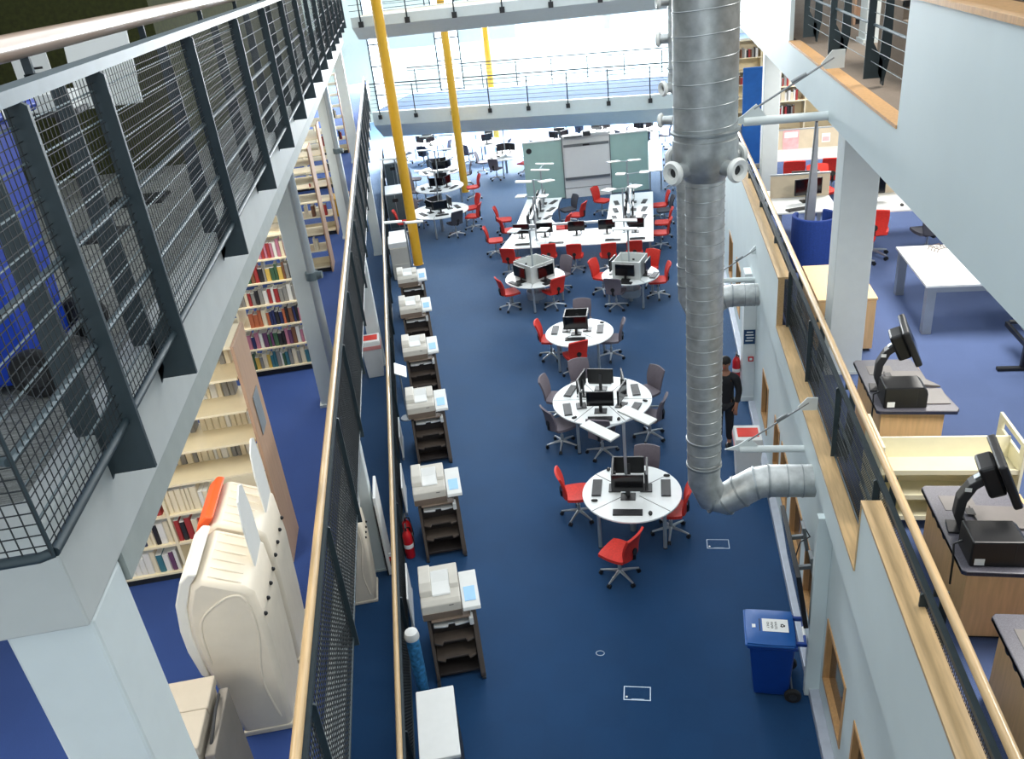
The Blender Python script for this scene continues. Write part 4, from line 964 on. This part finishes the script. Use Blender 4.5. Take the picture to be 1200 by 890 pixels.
fill(b1, TH, -2.0, -1.08, LEV[2], [10, 0, 8, 2, 3, 1, 0], W1 % 'third shelf up', 'books on the mostly empty bookcase')
fill(b1, TH, -1.02, -.60, LEV[2], [0, 1, 0], W1 % 'third shelf up', 'books on the mostly empty bookcase')
fill(b1, TH, -1.9, -1.1, LEV[3], [6, 3, 1, 2, 12], W1 % 'fourth shelf up', 'books on the mostly empty bookcase')
for i in (3, 4, 5, 6): fill(b1, TH, -.98, -.04, LEV[i], [0, 12, 0, 1], 'seen at the back of a high shelf of the mostly empty bookcase', 'books at the back of the mostly empty bookcase', gap=.06, yo=.36, cap=16, hmin=.17, hmax=.22)
b2 = LR(-1.80, 11.80, L1)
bookcase('well-filled cream bookcase with six rows of colourful books beside the rain pipe', b2, TH, 3.0, 2.5, LEV, bays=3)
for i in range(6):
    pal = [[0, 1, 10, 12, 4, 11], [1, 5, 7, 4, 8, 3, 6], [0, 7, 5, 3, 8, 9, 9, 2], [2, 0, 1, 12, 3], [4, 4, 2, 11, 12, 3, 8], [2, 7, 0, 1]][i]
    fill(b2, TH, -.97, -.06, LEV[i], pal, 'on the %s shelf of the well-filled left bookcase' % ['bottom', 'second', 'third', 'fourth', 'fifth', 'sixth'][i], 'books on the well-filled left bookcase', gap=.04)
    if i > 2: fill(b2, TH, -1.3, -1.05, LEV[i], [0, 1, 12, 2], 'on the %s shelf of the well-filled left bookcase' % ['bottom', 'second', 'third', 'fourth', 'fifth', 'sixth'][i], 'books on the well-filled left bookcase', gap=.1)
for s_, lab in ((16.35, 'third bookcase along the left walkway, behind the rain pipe'), (18.95, 'fourth bookcase along the left walkway, by the yellow crate'), (23.6, 'fifth bookcase along the left walkway'), (28.2, 'farthest bookcase along the left walkway near the footbridge')):
    bb = LR(-1.82, s_, L1); bookcase('cream '+lab, bb, TH, 1.9, 2.45, LEV, bays=2)
    for i in (1, 3): fill(bb, TH, -.4, -.06, LEV[i], [8, 3, 0, 2], 'on the '+lab.split(',')[0], 'books on the '+lab, gap=.3, cap=4)
t = LT('plastic_crate', 'yellow plastic crate on the floor of the left walkway by a bookcase', 'crate', -1.74, 20.7, L1)
MB().add([(sx*.2*k, sy*.28*k, z) for z, k in ((0, .85), (.42, 1)) for sx, sy in ((-1, -1), (1, -1), (1, 1), (-1, 1))], [(0,1,5,4),(1,2,6,5),(2,3,7,6),(3,0,4,7),(3,2,1,0),(4,5,6,7)]).build('tub', M['yellow'], t, bevel=.02); MB().box(-.22, .22, -.3, .3, .42, .46).build('rim', M['yellow'], t, bevel=.01)
# ================================================================== RIGHT FIRST FLOOR
def kiosk_body(label, x, y, w, d):
    """staff desk: x,y near-left corner"""
    t = thing('kiosk_desk', label, 'desk', (x, y, L1))
    MB().box(.06, w-.12, .06, d-.06, .05, .73).build('cabinet', M['maple'], t, bevel=.004)
    MB().box(.09, w-.15, .1, d-.1, 0, .05).build('plinth', M['darkgrey'], t)
    top = [(0, 0.02), (.03, 0), (w*.96, -.03), (w, .03), (w*.93, d*.36), (w*.80, d*.52), (w*.82, d*.72), (w*.78, d*1.0), (.03, d), (0, d-.03)]
    tp = MB().prism(top, .73, .775).build('worktop', M['worktop'], t, bevel=.008)
    MB().prism([(a*1.0, b) for a, b in top], .735, .765).build('edging', M['worktop_edge'], tp)
    MB().prism([(w*.32, d*.50), (w*.93, d*.40), (w*.80, d*.54), (w*.80, d*.70), (w*.32, d*.72)], .776, .80).build('scanner_plate', M['plate'], t, bevel=.004)
    MB().box(w*.52, w*.93, d*.10, d*.38, .776, .786).build('reader_pad', M['plate'], t, bevel=.003)
    MB().box(.10, .36, d*.68, d*.86, .776, .779).build('cable_cover', M['plate'], t)
    MB().box(.24, .31, d*.60, d*.68, .80, .803).build('slot', M['blackp'], t)
    for i in range(3): MB().cyl((.058, d*(.55+.13*i), .64), (.064, d*(.55+.13*i), .64), .045, k=16).build('finger_hole', M['blackp'], t, smooth=True)
    return t
def kiosk_screen(label, x, y, z, rz):
    t = thing('touch_monitor', label, 'monitor', (x, y, z), rz); t.scale = (1.22, 1.22, 1.22)       # screen faces local +x
    MB().box(-.09, .07, -.07, .07, 0, .014).build('base_plate', M['blackp'], t, bevel=.004)
    pts = [(-.02, .0), (-.05, .12), (-.045, .24), (.0, .34), (.08, .42)]
    b = MB()
    prof = [(-.02, .01), (-.065, .12), (-.06, .26), (-.005, .38), (.07, .455), (.11, .41), (.045, .35), (.0, .24), (-.01, .12), (.045, .01)]
    b.prism(prof, -.045, .045, 'y').build('curved_arm', M['darkgrey'], t, bevel=.008)
    q = Matrix.Translation((.10, 0, .44)) @ Matrix.Rotation(-.42, 4, 'Y')
    MB().box(-.04, .07, -.10, .10, -.12, .12, q).build('rear_housing', M['blackp'], t, bevel=.02)
    s_ = MB().box(.07, .125, -.20, .20, -.17, .17, q).build('panel', M['blackp'], t, bevel=.014)
    MB().box(.125, .1265, -.18, .18, -.15, .15, q).build('screen', M['blackg'], s_)
    MB().box(-.028, .012, -.047, -.0455, .33, .36).build('asset_sticker', M['paper'], t)
    MB().prism([(.02, .418), (.055, .452), (.062, .446), (.027, .412)], -.02, .02, 'y').build('arm_label', M['silver'], t)
    return t
def printer(label, x, y, z, rz=0):
    t = thing('receipt_printer', label, 'printer', (x, y, z), rz); t.scale = (1.05, 1.1, 1.22)
    MB().prism([(-.20, 0), (.20, 0), (.20, .13), (.185, .17), (.15, .195), (-.20, .195)], -.13, .13, 'y').build('casing', M['blackp'], t, bevel=.012)
    MB().box(.10, .104, -.132, .132, .02, .17).build('seam', M['darkgrey'], t); MB().box(.2, .206, -.1, .1, .03, .11).build('paper_door', M['darkgrey'], t)
    MB().box(-.17, -.10, -.1335, -.1315, .015, .065).build('sticker', M['paper'], t)
    MB().tube([(-.2, .05, .08), (-.26, .04, .06), (-.27, -.02, -.04), (-.28, -.06, -.2)], .008, 8).build('cable', M['blackp'], t, smooth=True)
    return t
K = [('farthest self-service desk with speckled top behind the cream trolley', 2.20, 7.90, .80, 1.17), ('middle self-service desk with speckled top in front of the cream trolley', 2.27, 5.42, .92, 1.15), ('nearest self-service desk at the right edge, cut by the frame', 2.32, 3.85, .95, 1.12)]
for lab, x, y, w, d in K: kiosk_body(lab, x, y, w, d)
kiosk_screen('black touch monitor on a curved arm on the farthest self-service desk', 2.34, 8.38, L1+.776, R(-8))
kiosk_screen('black touch monitor on a curved arm on the middle self-service desk', 2.42, 5.96, L1+.776, R(-8))
printer('black receipt printer on the farthest self-service desk', 2.48, 8.08, L1+.776)
printer('black receipt printer on the middle self-service desk', 2.54, 5.62, L1+.776)
# cream book trolley
t = thing('book_trolley', 'empty cream book trolley between two self-service desks', 'trolley', (2.00, 6.88, L1+.0))
for _ in (0,): pass
def tside(x):
    o = [(0, .12), (.62, .12), (.62, .98), (.0, .98)]
    b = MB(); b.box(x-.014, x+.014, 0, .62, .12, .84).box(x-.014, x+.014, 0, .62, .93, .98).box(x-.014, x+.014, 0, .09, .84, .93).box(x-.014, x+.014, .53, .62, .84, .93)
    b.build('side_panel', M['cream'], t, bevel=.004)
tside(.014); tside(1.22)
for z in (.66, .38, .14):
    MB().box(.03, 1.206, .03, .30, z, z+.02).build('shelf', M['cream'], t); MB().box(.03, 1.206, .32, .59, z, z+.02).build('shelf', M['cream'], t)
    MB().box(.03, 1.206, .02, .034, z, z+.05).build('shelf_lip', M['cream'], t)
MB().box(.03, 1.206, .30, .32, .14, .90).build('centre_board', M['cream'], t)
for x in (.1, 1.13):
    for y in (.08, .54): MB().cyl((x-.02, y, .06), (x+.02, y, .06), .06, k=14).box(x-.01, x+.01, y-.015, y+.015, .06, .13).build('caster', M['rubber'], t, smooth=True)
# oak cabinet behind the column
t = thing('low_cabinet', 'low oak cabinet behind the broad white column', 'cabinet', (2.12, 10.85, L1))
MB().box(0, .74, 0, 1.3, .04, .76).build('body', M['maple'], t, bevel=.004); MB().box(-.012, .752, -.012, 1.31, .76, .79).build('top', M['maple'], t, bevel=.004)
MB().box(.03, .36, -.008, 0, .07, .74).build('door', M['maple'], t); MB().box(.38, .71, -.008, 0, .07, .74).build('door', M['maple'], t); MB().box(.03, .71, .02, 1.27, 0, .04).build('plinth', M['darkgrey'], t)
# white table with thick grey legs
t = thing('work_table', 'plain white table with four thick grey legs at right', 'table', (3.6, 11.3, L1))
MB().box(0, 1.5, 0, 1.62, .71, .745).build('tabletop', M['table'], t, bevel=.004)
for x in (.03, 1.35):
    for y in (.03, 1.47): MB().box(x, x+.12, y, y+.12, 0, .71).build('leg', M['silver'], t, bevel=.004)
MB().box(.15, 1.35, .05, .09, .62, .71).build('apron', M['silver'], t); MB().box(.15, 1.35, 1.53, 1.57, .62, .71).build('apron', M['silver'], t)
t = thing('wire_tray', 'small dark wire rack lying on the white table at right', 'rack', (4.15, 12.72, L1+.745), .5)
for i in range(4): MB().tube([(-.12, -.1+i*.06, .0), (-.1, -.1+i*.06, .05), (.08, -.1+i*.06, .05), (.13, -.1+i*.06, .0)], .006, 6).build('wire', M['copier_br'], t)
MB().cyl((-.1, -.11, .05), (-.1, .10, .05), .006, k=6).build('cross_wire', M['copier_br'], t)
t = thing('sit_stand_desk', 'black T-foot desk frame cut by the right edge of the picture', 'desk', (4.22, 10.2, L1))
MB().box(0, .62, -.035, .035, 0, .045).build('foot', M['blackp'], t, bevel=.008); MB().box(.27, .35, -.03, .03, .045, .66).build('upright', M['blackp'], t, bevel=.006)
MB().box(.05, .60, -.03, .03, .66, .69).build('arm', M['blackp'], t); MB().box(.25, .95, .1, .75, .69, .715).build('desktop', M['table'], t, bevel=.004); MB().box(.29, .33, .03, .7, .3, .36).build('beam', M['blackp'], t)
# tub chair and blade
t = thing('tub_chair', 'navy blue high-backed round tub chair by the right handrail', 'chair', (2.63, 14.20, L1))
b = MB(); k = 28
out = [(.38*math.cos(2*PI*i/k*.78+2.45), .38*math.sin(2*PI*i/k*.78+2.45)) for i in range(k+1)]; inn = [(.31*math.cos(2*PI*i/k*.78+2.45), .31*math.sin(2*PI*i/k*.78+2.45)) for i in range(k, -1, -1)]
b.prism(out+inn, .03, .92).build('shell', M['blue_tub'], t, bevel=.02)
MB().cyl((0, 0, .1), (0, 0, .44), .31, k=28).build('seat', M['blue_tub'], t, bevel=.02); MB().cyl((0, 0, 0), (0, 0, .1), .27, k=24).build('plinth', M['blackp'], t)
t = thing('blade_banner', 'tall grey tapered blade standing behind the navy tub chair', 'banner', (2.63, 14.78, L1))
MB().prism([(-.09, .03), (.08, .03), (.10, 1.2), (.06, 2.2), (.03, 2.38), (.0, 2.36), (-.03, 1.6), (-.08, .9)], -.012, .012, 'y').build('blade', M['silver'], t, bevel=.004)
MB().cyl((-.09, -.03, .0), (.02, -.03, 2.34), .008, k=8).build('rod', M['alu'], t); MB().cyl((0, 0, 0), (0, 0, .03), .2, k=20).build('base', M['alu'], t, smooth=True); MB().ball((.025, -.02, 2.33), .02, k=8, m=6).build('tip', M['blackp'], t, smooth=True)
# desks with screens
def ldesk(label, x0, x1, y0, y1, scr=None, m='beigepanel'):
    t = thing('office_desk', label, 'desk', (x0, y0, L1)); w, d = x1-x0, y1-y0
    MB().box(0, w, 0, d, .715, .745).build('desktop', M['table'], t, bevel=.004)
    for x in (.04, w-.1):
        for y in (.04, d-.1): MB().box(x, x+.06, y, y+.06, 0, .715).build('leg', M['silver'], t)
    if scr:
        s_ = MB().box(.0, w, scr-.02, scr+.02, .70, 1.16).build('privacy_screen', M[m], t, bevel=.006); MB().box(-.01, w+.01, scr-.026, scr+.026, 1.16, 1.185).build('screen_trim', M['silver'], s_)
    return t
ldesk('white desk with a beige screen behind the navy tub chair', 2.10, 3.15, 14.95, 16.4, .95)
put('mon', monitor_mesh, 'black monitor in front of the beige desk screen behind the tub chair', 2.72, 15.55, L1+.745, R(12))
put('mon', monitor_mesh, 'low black monitor behind the beige desk screen, back turned', 2.75, 16.1, L1+.745, R(180))
put('kb', keyboard_mesh, 'black keyboard on the desk behind the navy tub chair', 2.5, 15.1, L1+.745, R(20))
ldesk('white desk at right with a dark monitor, behind the large red chair', 3.35, 5.2, 14.75, 16.1, 1.1)
put('mon', monitor_mesh, 'black monitor on the right-hand desk behind the large red chair', 3.75, 15.4, L1+.745, R(-5))
put('ms', mouse_mesh, 'black mouse on the right-hand desk behind the large red chair', 4.2, 15.0, L1+.745, R(-5))
chair('red', 3.66, 14.55, 78, 'large red swivel chair at the right-hand desk beside the broad white column', z=L1)
chair('red', 3.32, 14.1, 60, 'red swivel chair half hidden between tub chair and broad white column', z=L1)
chair('dark grey', 4.5, 14.4, 100, 'dark swivel chair at the right end of the right-hand desk', z=L1)
ldesk('long white desk against a beige screen by the red bookcase', 2.35, 4.4, 18.7, 19.75, 1.0)
chair('red', 2.85, 18.15, 85, 'red swivel chair at the long desk below the pink poster', z=L1)
chair('red', 3.65, 18.2, 80, 'red swivel chair at the long desk right of the pink poster', z=L1)
chair('red', 3.25, 17.2, -80, 'red swivel chair turned away behind the beige desk screen', z=L1)
t = thing('poster', 'small pink poster pinned on the beige screen of the long desk', 'poster', (3.0, 19.67, L1+.80))
MB().box(-.17, .17, -.004, 0, -.12, .36).build('sheet', M['pinkposter'], t); MB().box(-.14, .14, -.006, -.004, .2, .32).build('print', M['paper'], t)
t = thing('poster', 'tiny lilac poster at the right end of the long desk screen', 'poster', (3.75, 19.67, L1+.85))
MB().box(-.09, .09, -.004, 0, 0, .2).build('sheet', M['paper'], t); MB().box(-.07, .07, -.006, -.004, .03, .12).build('print', M['pinkposter'], t)
t = thing('tall_screen', 'bright blue felt screen standing behind the duct by the right handrail', 'screen', (2.34, 21.2, L1))
MB().box(-.26, .26, -.03, .03, .1, 2.35).build('panel', M['blue_panel'], t, bevel=.02); MB().box(-.2, .2, -.2, .2, 0, .03).build('foot', M['alu'], t); MB().box(-.03, .03, -.02, .02, .03, .1).build('stem', M['alu'], t)
# bookcases at the back on the right
RL = [.12, .50, .88, 1.26, 1.62, 1.98]
for (x1, y, lab) in ((4.7, 22.6, 'bookcase with red and white books beyond the long desk'), (3.95, 25.6, 'bookcase farthest back on the right walkway')):
    loc = Vector((x1, y, L1)); bookcase('cream '+lab, loc, 0, 1.9, 2.45, RL, bays=2, D=.45, backp=True)
    for i in ((2, 3, 4, 5) if y < 24 else (3, 5)):
        fill(loc, 0, -1.85, -1.0 if i % 2 else -.5, RL[i], [1, 0, 2, 2, 12, 3, 8], 'on the %s shelf, ' % ['bottom', 'second', 'third', 'fourth', 'fifth', 'top'][i] + lab, 'books on the '+lab, gap=.12, cap=13)
# ================================================================== RIGHT SECOND FLOOR, seen through the opening
t = thing('staircase', 'taupe carpeted steps with dark nosings seen through the upper right opening', 'stairs', (2.3, 7.6, L2-.03))
for i in range(5):
    st = MB().box(i*.0, 2.4, i*.42, i*.42+.43, 0, .16*(i+1)).build('step', M['carpet_taupe'], t); MB().box(0, 2.4, i*.42-.012, i*.42+.05, .16*(i+1)-.05, .16*(i+1)+.004).build('nosing', M['blackp'], st)
column('column', 2.5, 2.85, 11.2, 11.55, L2-.03, 10.4, 'pale column standing behind the upper right opening', False)
bookcase('brown bookcase seen dimly through the upper right opening', Vector((5.0, 13.2, L2-.03)), 0, 2.2, 2.0, [.1, .5, .9, 1.3, 1.7], D=.4, sh='shelf_end')
# ================================================================== GROUND FLOOR, RIGHT WALL
t = thing('wall_display', 'thin dark display screen on bracket arms at the right wall', 'television', (1.60, 8.28, 1.12))
t.rotation_euler.y = R(-9)
MB().box(-.02, .035, -.68, .68, 0, .78).build('panel', M['blackp'], t, bevel=.006); MB().box(-.022, -.02, -.65, .65, .03, .75).build('screen', M['blackg'], t)
for y in (-.28, .28): MB().box(.035, .20, y-.02, y+.02, .55, .60).box(.18, .22, y-.08, y+.08, .40, .75).build('bracket_arm', M['alu'], t)
MB().tube([(.04, -.1, .6), (.12, .0, .72), (.25, .15, .66), (.21, .3, .7)], .008, 8).build('cable', M['blackp'], t, smooth=True)
t = thing('wall_sign', 'dark blue sign with lines of white print on the white wall end', 'sign', (1.70, 14.985, 1.42))
MB().box(-.10, .11, -.006, 0, -.15, .15).build('plate', M['signblue'], t)
for i in range(4): MB().box(-.05-.02*(i % 2), .07+.01*(i % 3), -.008, -.006, .09-.06*i, .112-.06*i).build('print_line', M['paper'], t)
t = thing('call_point', 'small red fire call point below the dark blue sign', 'alarm', (1.74, 14.985, .95))
MB().box(-.05, .05, -.03, 0, -.05, .05).build('box', M['red_gloss'], t, bevel=.006); MB().box(-.025, .025, -.033, -.03, -.02, .03).build('window', M['paper'], t)
# floor boxes
def fbox(label, x, y, w, d):
    t = thing('floor_box', label, 'floor box', (x, y, 0)); f = .012
    MB().box(0, w, 0, f, 0, .004).box(0, w, d-f, d, 0, .004).box(0, f, f, d-f, 0, .004).box(w-f, w, f, d-f, 0, .004).build('trim', M['flash'], t)
    MB().box(f, w-f, f, d-f, 0, .003).build('lid', M['carpet'], t); MB().cyl((.04, .05, .003), (.04, .05, .006), .015, k=10).build('catch', M['paper'], t); MB().box(.10, .26, .014, .022, .003, .005).build('cable_flap', M['flash'], t)
fbox('rectangular floor socket box with metal trim, nearest on the open blue carpet', -.55, 7.43, .34, .22)
fbox('rectangular floor socket box with metal trim, below the duct elbow', .65, 10.4, .34, .22)
t = thing('floor_outlet', 'small oval metal floor outlet in the open blue carpet', 'floor box', (-.88, 8.19, 0))
MB().tube([(.055*math.cos(2*PI*i/24), .042*math.sin(2*PI*i/24), .003) for i in range(24)], .005, 6, True).build('ring', M['flash'], t, smooth=True); MB().lathe([(.05, 0), (.05, .002)], k=20).build('cap', M['carpet'], t)
# ================================================================== LEFT SECOND FLOOR, behind the mesh
t = LT('lectern_sign', 'white tilted sign board on a dark stand behind the upper left railing', 'sign', -2.0, 6.45, 7.12)
MB().box(-.2, .2, -.15, .15, 0, .02).build('base', M['blackp'], t); MB().box(-.03, .03, -.02, .02, .02, .8).build('stem', M['darkgrey'], t)
q = Matrix.Translation((.05, 0, .92)) @ Matrix.Rotation(-.25, 4, 'X'); MB().box(-.23, .20, -.012, .012, -.24, .24, q).build('board', M['paper'], t, bevel=.004)
t = LT('office_desk', 'grey desk with equipment behind the blue bin on the upper left balcony', 'desk', -2.9, 5.4, 7.12)
MB().box(-.4, .5, 0, 1.6, .74, .77).build('desktop', M['screen_white'], t, bevel=.004)
for x in (-.35, .4):
    for y in (.05, 1.5): MB().box(x, x+.05, y, y+.05, 0, .74).build('leg', M['silver'], t)
t = LT('crt_monitor', 'beige boxy monitor on the desk at the top left corner', 'monitor', -2.75, 5.9, 7.89)
MB().box(-.2, .2, -.2, .1, .04, .4).build('casing', M['copier'], t, bevel=.02); MB().box(-.16, .16, -.206, -.2, .09, .36).build('screen', M['blackg'], t); MB().box(-.12, .12, -.12, .1, 0, .04).build('foot', M['copier'], t)
t = LT('notice_card', 'small white printed notice with a blue roundel standing on the balcony desk', 'notice', -2.45, 6.55, 7.89)
MB().box(-.12, .12, -.006, .006, 0, .42).build('card', M['paper'], t); MB().cyl((.0, -.008, .32), (.0, -.006, .32), .035, k=16).build('roundel', M['bluebin_lid'], t)
for i in range(3): MB().box(-.06, .07, -.008, -.006, .10+.05*i, .115+.05*i).build('print_line', M['ink'], t)
t = LT('document_tray', 'small white paper tray on a dark shelf behind the first mesh panel', 'tray', -2.02, 5.55, 7.12)
MB().box(-.13, .13, -.1, .1, .80, .90).build('tray', M['paper'], t, bevel=.006); MB().box(-.15, .15, -.12, .12, .77, .80).build('shelf', M['darkgrey'], t); MB().box(-.02, .02, -.02, .02, .02, .77).build('stem', M['darkgrey'], t); MB().box(-.15, .15, -.15, .15, 0, .02).build('base', M['darkgrey'], t)

# ================================================================== THE PERSON
def skin_body(name, verts, edges, radii, root, m, parent, sub=2):
    me = bpy.data.meshes.new(name); me.from_pydata(verts, edges, []); o = bpy.data.objects.new(name, me); COL.objects.link(o); o.parent = parent
    KIDS.setdefault(parent.name, []).append(o)
    md = o.modifiers.new('Skin', 'SKIN'); md.use_smooth_shade = True
    for i, r_ in enumerate(radii):
        sv = me.skin_vertices[0].data[i]; sv.radius = (r_, r_) if not isinstance(r_, tuple) else r_; sv.use_root = (i == root)
    s_ = o.modifiers.new('Sub', 'SUBSURF'); s_.levels = sub; s_.render_levels = sub
    me.materials.append(m); return o
P = thing('person', 'person in black clothing standing behind the big duct near the right wall', 'person', (1.13, 13.42, 0), R(160))
V = []; E_ = []; Rr = []
def jt(p, r_, par=None):
    V.append(p); Rr.append(r_); i = len(V)-1
    if par is not None: E_.append((par, i))
    return i
pel = jt((0, 0, .95), (.155, .115)); wa = jt((0, .0, 1.12), (.14, .105), pel); chs = jt((0, .01, 1.30), (.165, .115), wa); sh = jt((0, 0, 1.43), (.11, .085), chs); nk = jt((0, .0, 1.53), .052, sh)
hd0 = jt((0, .015, 1.60), (.066, .078), nk); hd1 = jt((0, .02, 1.68), (.078, .098), hd0); hd2 = jt((0, .01, 1.755), (.06, .075), hd1)
HANDS = []
for sg in (-1, 1):
    h = jt((sg*.09, 0, .90), .095, pel); kn = jt((sg*.10, .02, .50), .062, h); an = jt((sg*.10, -.01, .10), .042, kn); jt((sg*.11, .12, .04), .038, an)
    s2 = jt((sg*.19, 0, 1.41), .06, sh); el = jt((sg*.245, -.02, 1.13), .045, s2); wr = jt((sg*.235, .09, .90), .030, el); pm = jt((sg*.23, .12, .83), (.036, .022), wr)
    for k, (dx, L_) in enumerate(((-.030, .070), (-.010, .082), (.010, .078), (.029, .062))):
        a = jt((sg*.23+dx, .128, .79), .0095, pm); b_ = jt((sg*.23+dx, .135, .79-L_*.5), .009, a); jt((sg*.23+dx*.9, .118, .79-L_), .008, b_)
    a = jt((sg*.23-sg*.045, .135, .845), .011, wr); jt((sg*.23-sg*.055, .150, .80), .009, a)
skin_body('body', V, E_, Rr, 0, M['skin'], P)
# face: nose, ears, eyes, mouth
b = MB(); b.ball((0, .115, 1.655), .014, .018, .022, 10, 6); b.build('nose', M['skin'], P, smooth=True)
for sg in (-1, 1):
    MB().ball((sg*.078, .005, 1.66), .012, .022, .032, 10, 6).build('ear', M['skin'], P, smooth=True); MB().ball((sg*.030, .098, 1.685), .012, .008, .007, 8, 6).build('eye', M['blackg'], P, smooth=True)
MB().ball((0, .098, 1.618), .024, .008, .006, 10, 6).build('mouth', M['red'], P, smooth=True)
def hair(u, v):
    th = (u+1)*PI; ph = .02+(v+1)*.5*1.55; return (.088*math.sin(ph)*math.cos(th), .012+.103*math.sin(ph)*math.sin(th)-.02*(1-math.cos(ph)), 1.69+.105*math.cos(ph)), (math.sin(ph)*math.cos(th), math.sin(ph)*math.sin(th), math.cos(ph))
MB().shell(hair, .018, 25, 9).build('hair', M['hair'], P, smooth=True)
# jacket and trousers, larger skins over the body
V2 = [(0, 0, .80), (0, 0, 1.12), (0, .01, 1.30), (0, 0, 1.44), (0, 0, 1.50)]; R2 = [(.185, .14), (.17, .13), (.19, .138), (.125, .10), .068]; E2 = [(0, 1), (1, 2), (2, 3), (3, 4)]
for sg in (-1, 1):
    i = len(V2); V2 += [(sg*.20, 0, 1.41), (sg*.25, -.02, 1.13), (sg*.238, .075, .93)]; R2 += [.078, .062, .05]; E2 += [(3, i), (i, i+1), (i+1, i+2)]
skin_body('jacket', V2, E2, R2, 0, M['cloth_black'], P)
V3 = [(0, 0, .95)]; R3 = [(.165, .125)]; E3 = []
for sg in (-1, 1):
    i = len(V3); V3 += [(sg*.09, 0, .86), (sg*.10, .02, .50), (sg*.10, -.01, .10)]; R3 += [.108, .078, .068]; E3 += [(0, i), (i, i+1), (i+1, i+2)]
skin_body('trousers', V3, E3, R3, 0, M['cloth_black'], P)
for sg in (-1, 1): MB().ball((sg*.105, .06, .045), .052, .14, .05, 14, 8).build('shoe', M['blackp'], P, smooth=True)
# ================================================================== LIGHT
w = bpy.data.worlds.new('World'); SC.world = w; w.use_nodes = True
nt = w.node_tree; bg = nt.nodes['Background']
bg.inputs['Color'].default_value = (.90, .965, 1.0, 1); bg.inputs['Strength'].default_value = 2.5
def area(name, loc, size, sizey, power, rot=(0, 0, 0), color=(1, 1, 1)):
    l = bpy.data.lights.new(name, 'AREA'); l.shape = 'RECTANGLE'; l.size = size; l.size_y = sizey; l.energy = power; l.color = color
    o = bpy.data.objects.new(name, l); COL.objects.link(o); o.location = loc; o.rotation_euler = rot; return o
area('end_glazing_light', (-6, 49.2, 5.5), 18, 8, 21000, (R(-62), 0, 0), (.95, .98, 1))
for s_ in (2.2, 5.5, 11, 17, 24): area('ceiling_light_left', LR(-3.0, s_, 6.55), 1.2, 1.2, 75, (0, 0, TH), (1, .95, .85))
for y in (6, 11.5, 17, 22): area('ceiling_light_right', (4.0, y, 6.6), 1.4, 1.4, 190, (0, 0, 0), (1, .97, .92))
for s_ in (8, 16, 24, 32): area('ceiling_light_under', LR(-2.6, s_, 2.65), .6, .6, 14, (0, 0, TH), (1, .96, .88))
area('ceiling_light_second', (4.0, 9, 10.2), 2, 2, 260, (0, 0, 0), (1, .96, .9)); area('ceiling_light_second', LR(-3.5, 5, 10.3), 1.0, 1.0, 15)
area('rear_fill_light', (-1, -3.6, 7.5), 9, 4, 130, (R(90), 0, 0), (.95, .98, 1))  # added fill behind the camera, brightens the near column and cabinet faces
o = area('end_sunlight', (-6, 48.8, 9.0), 18, 2, 6000, (R(-38), 0, 0), (1, .98, .94)); o.data.spread = R(42)
SC.view_settings.exposure = 0.0
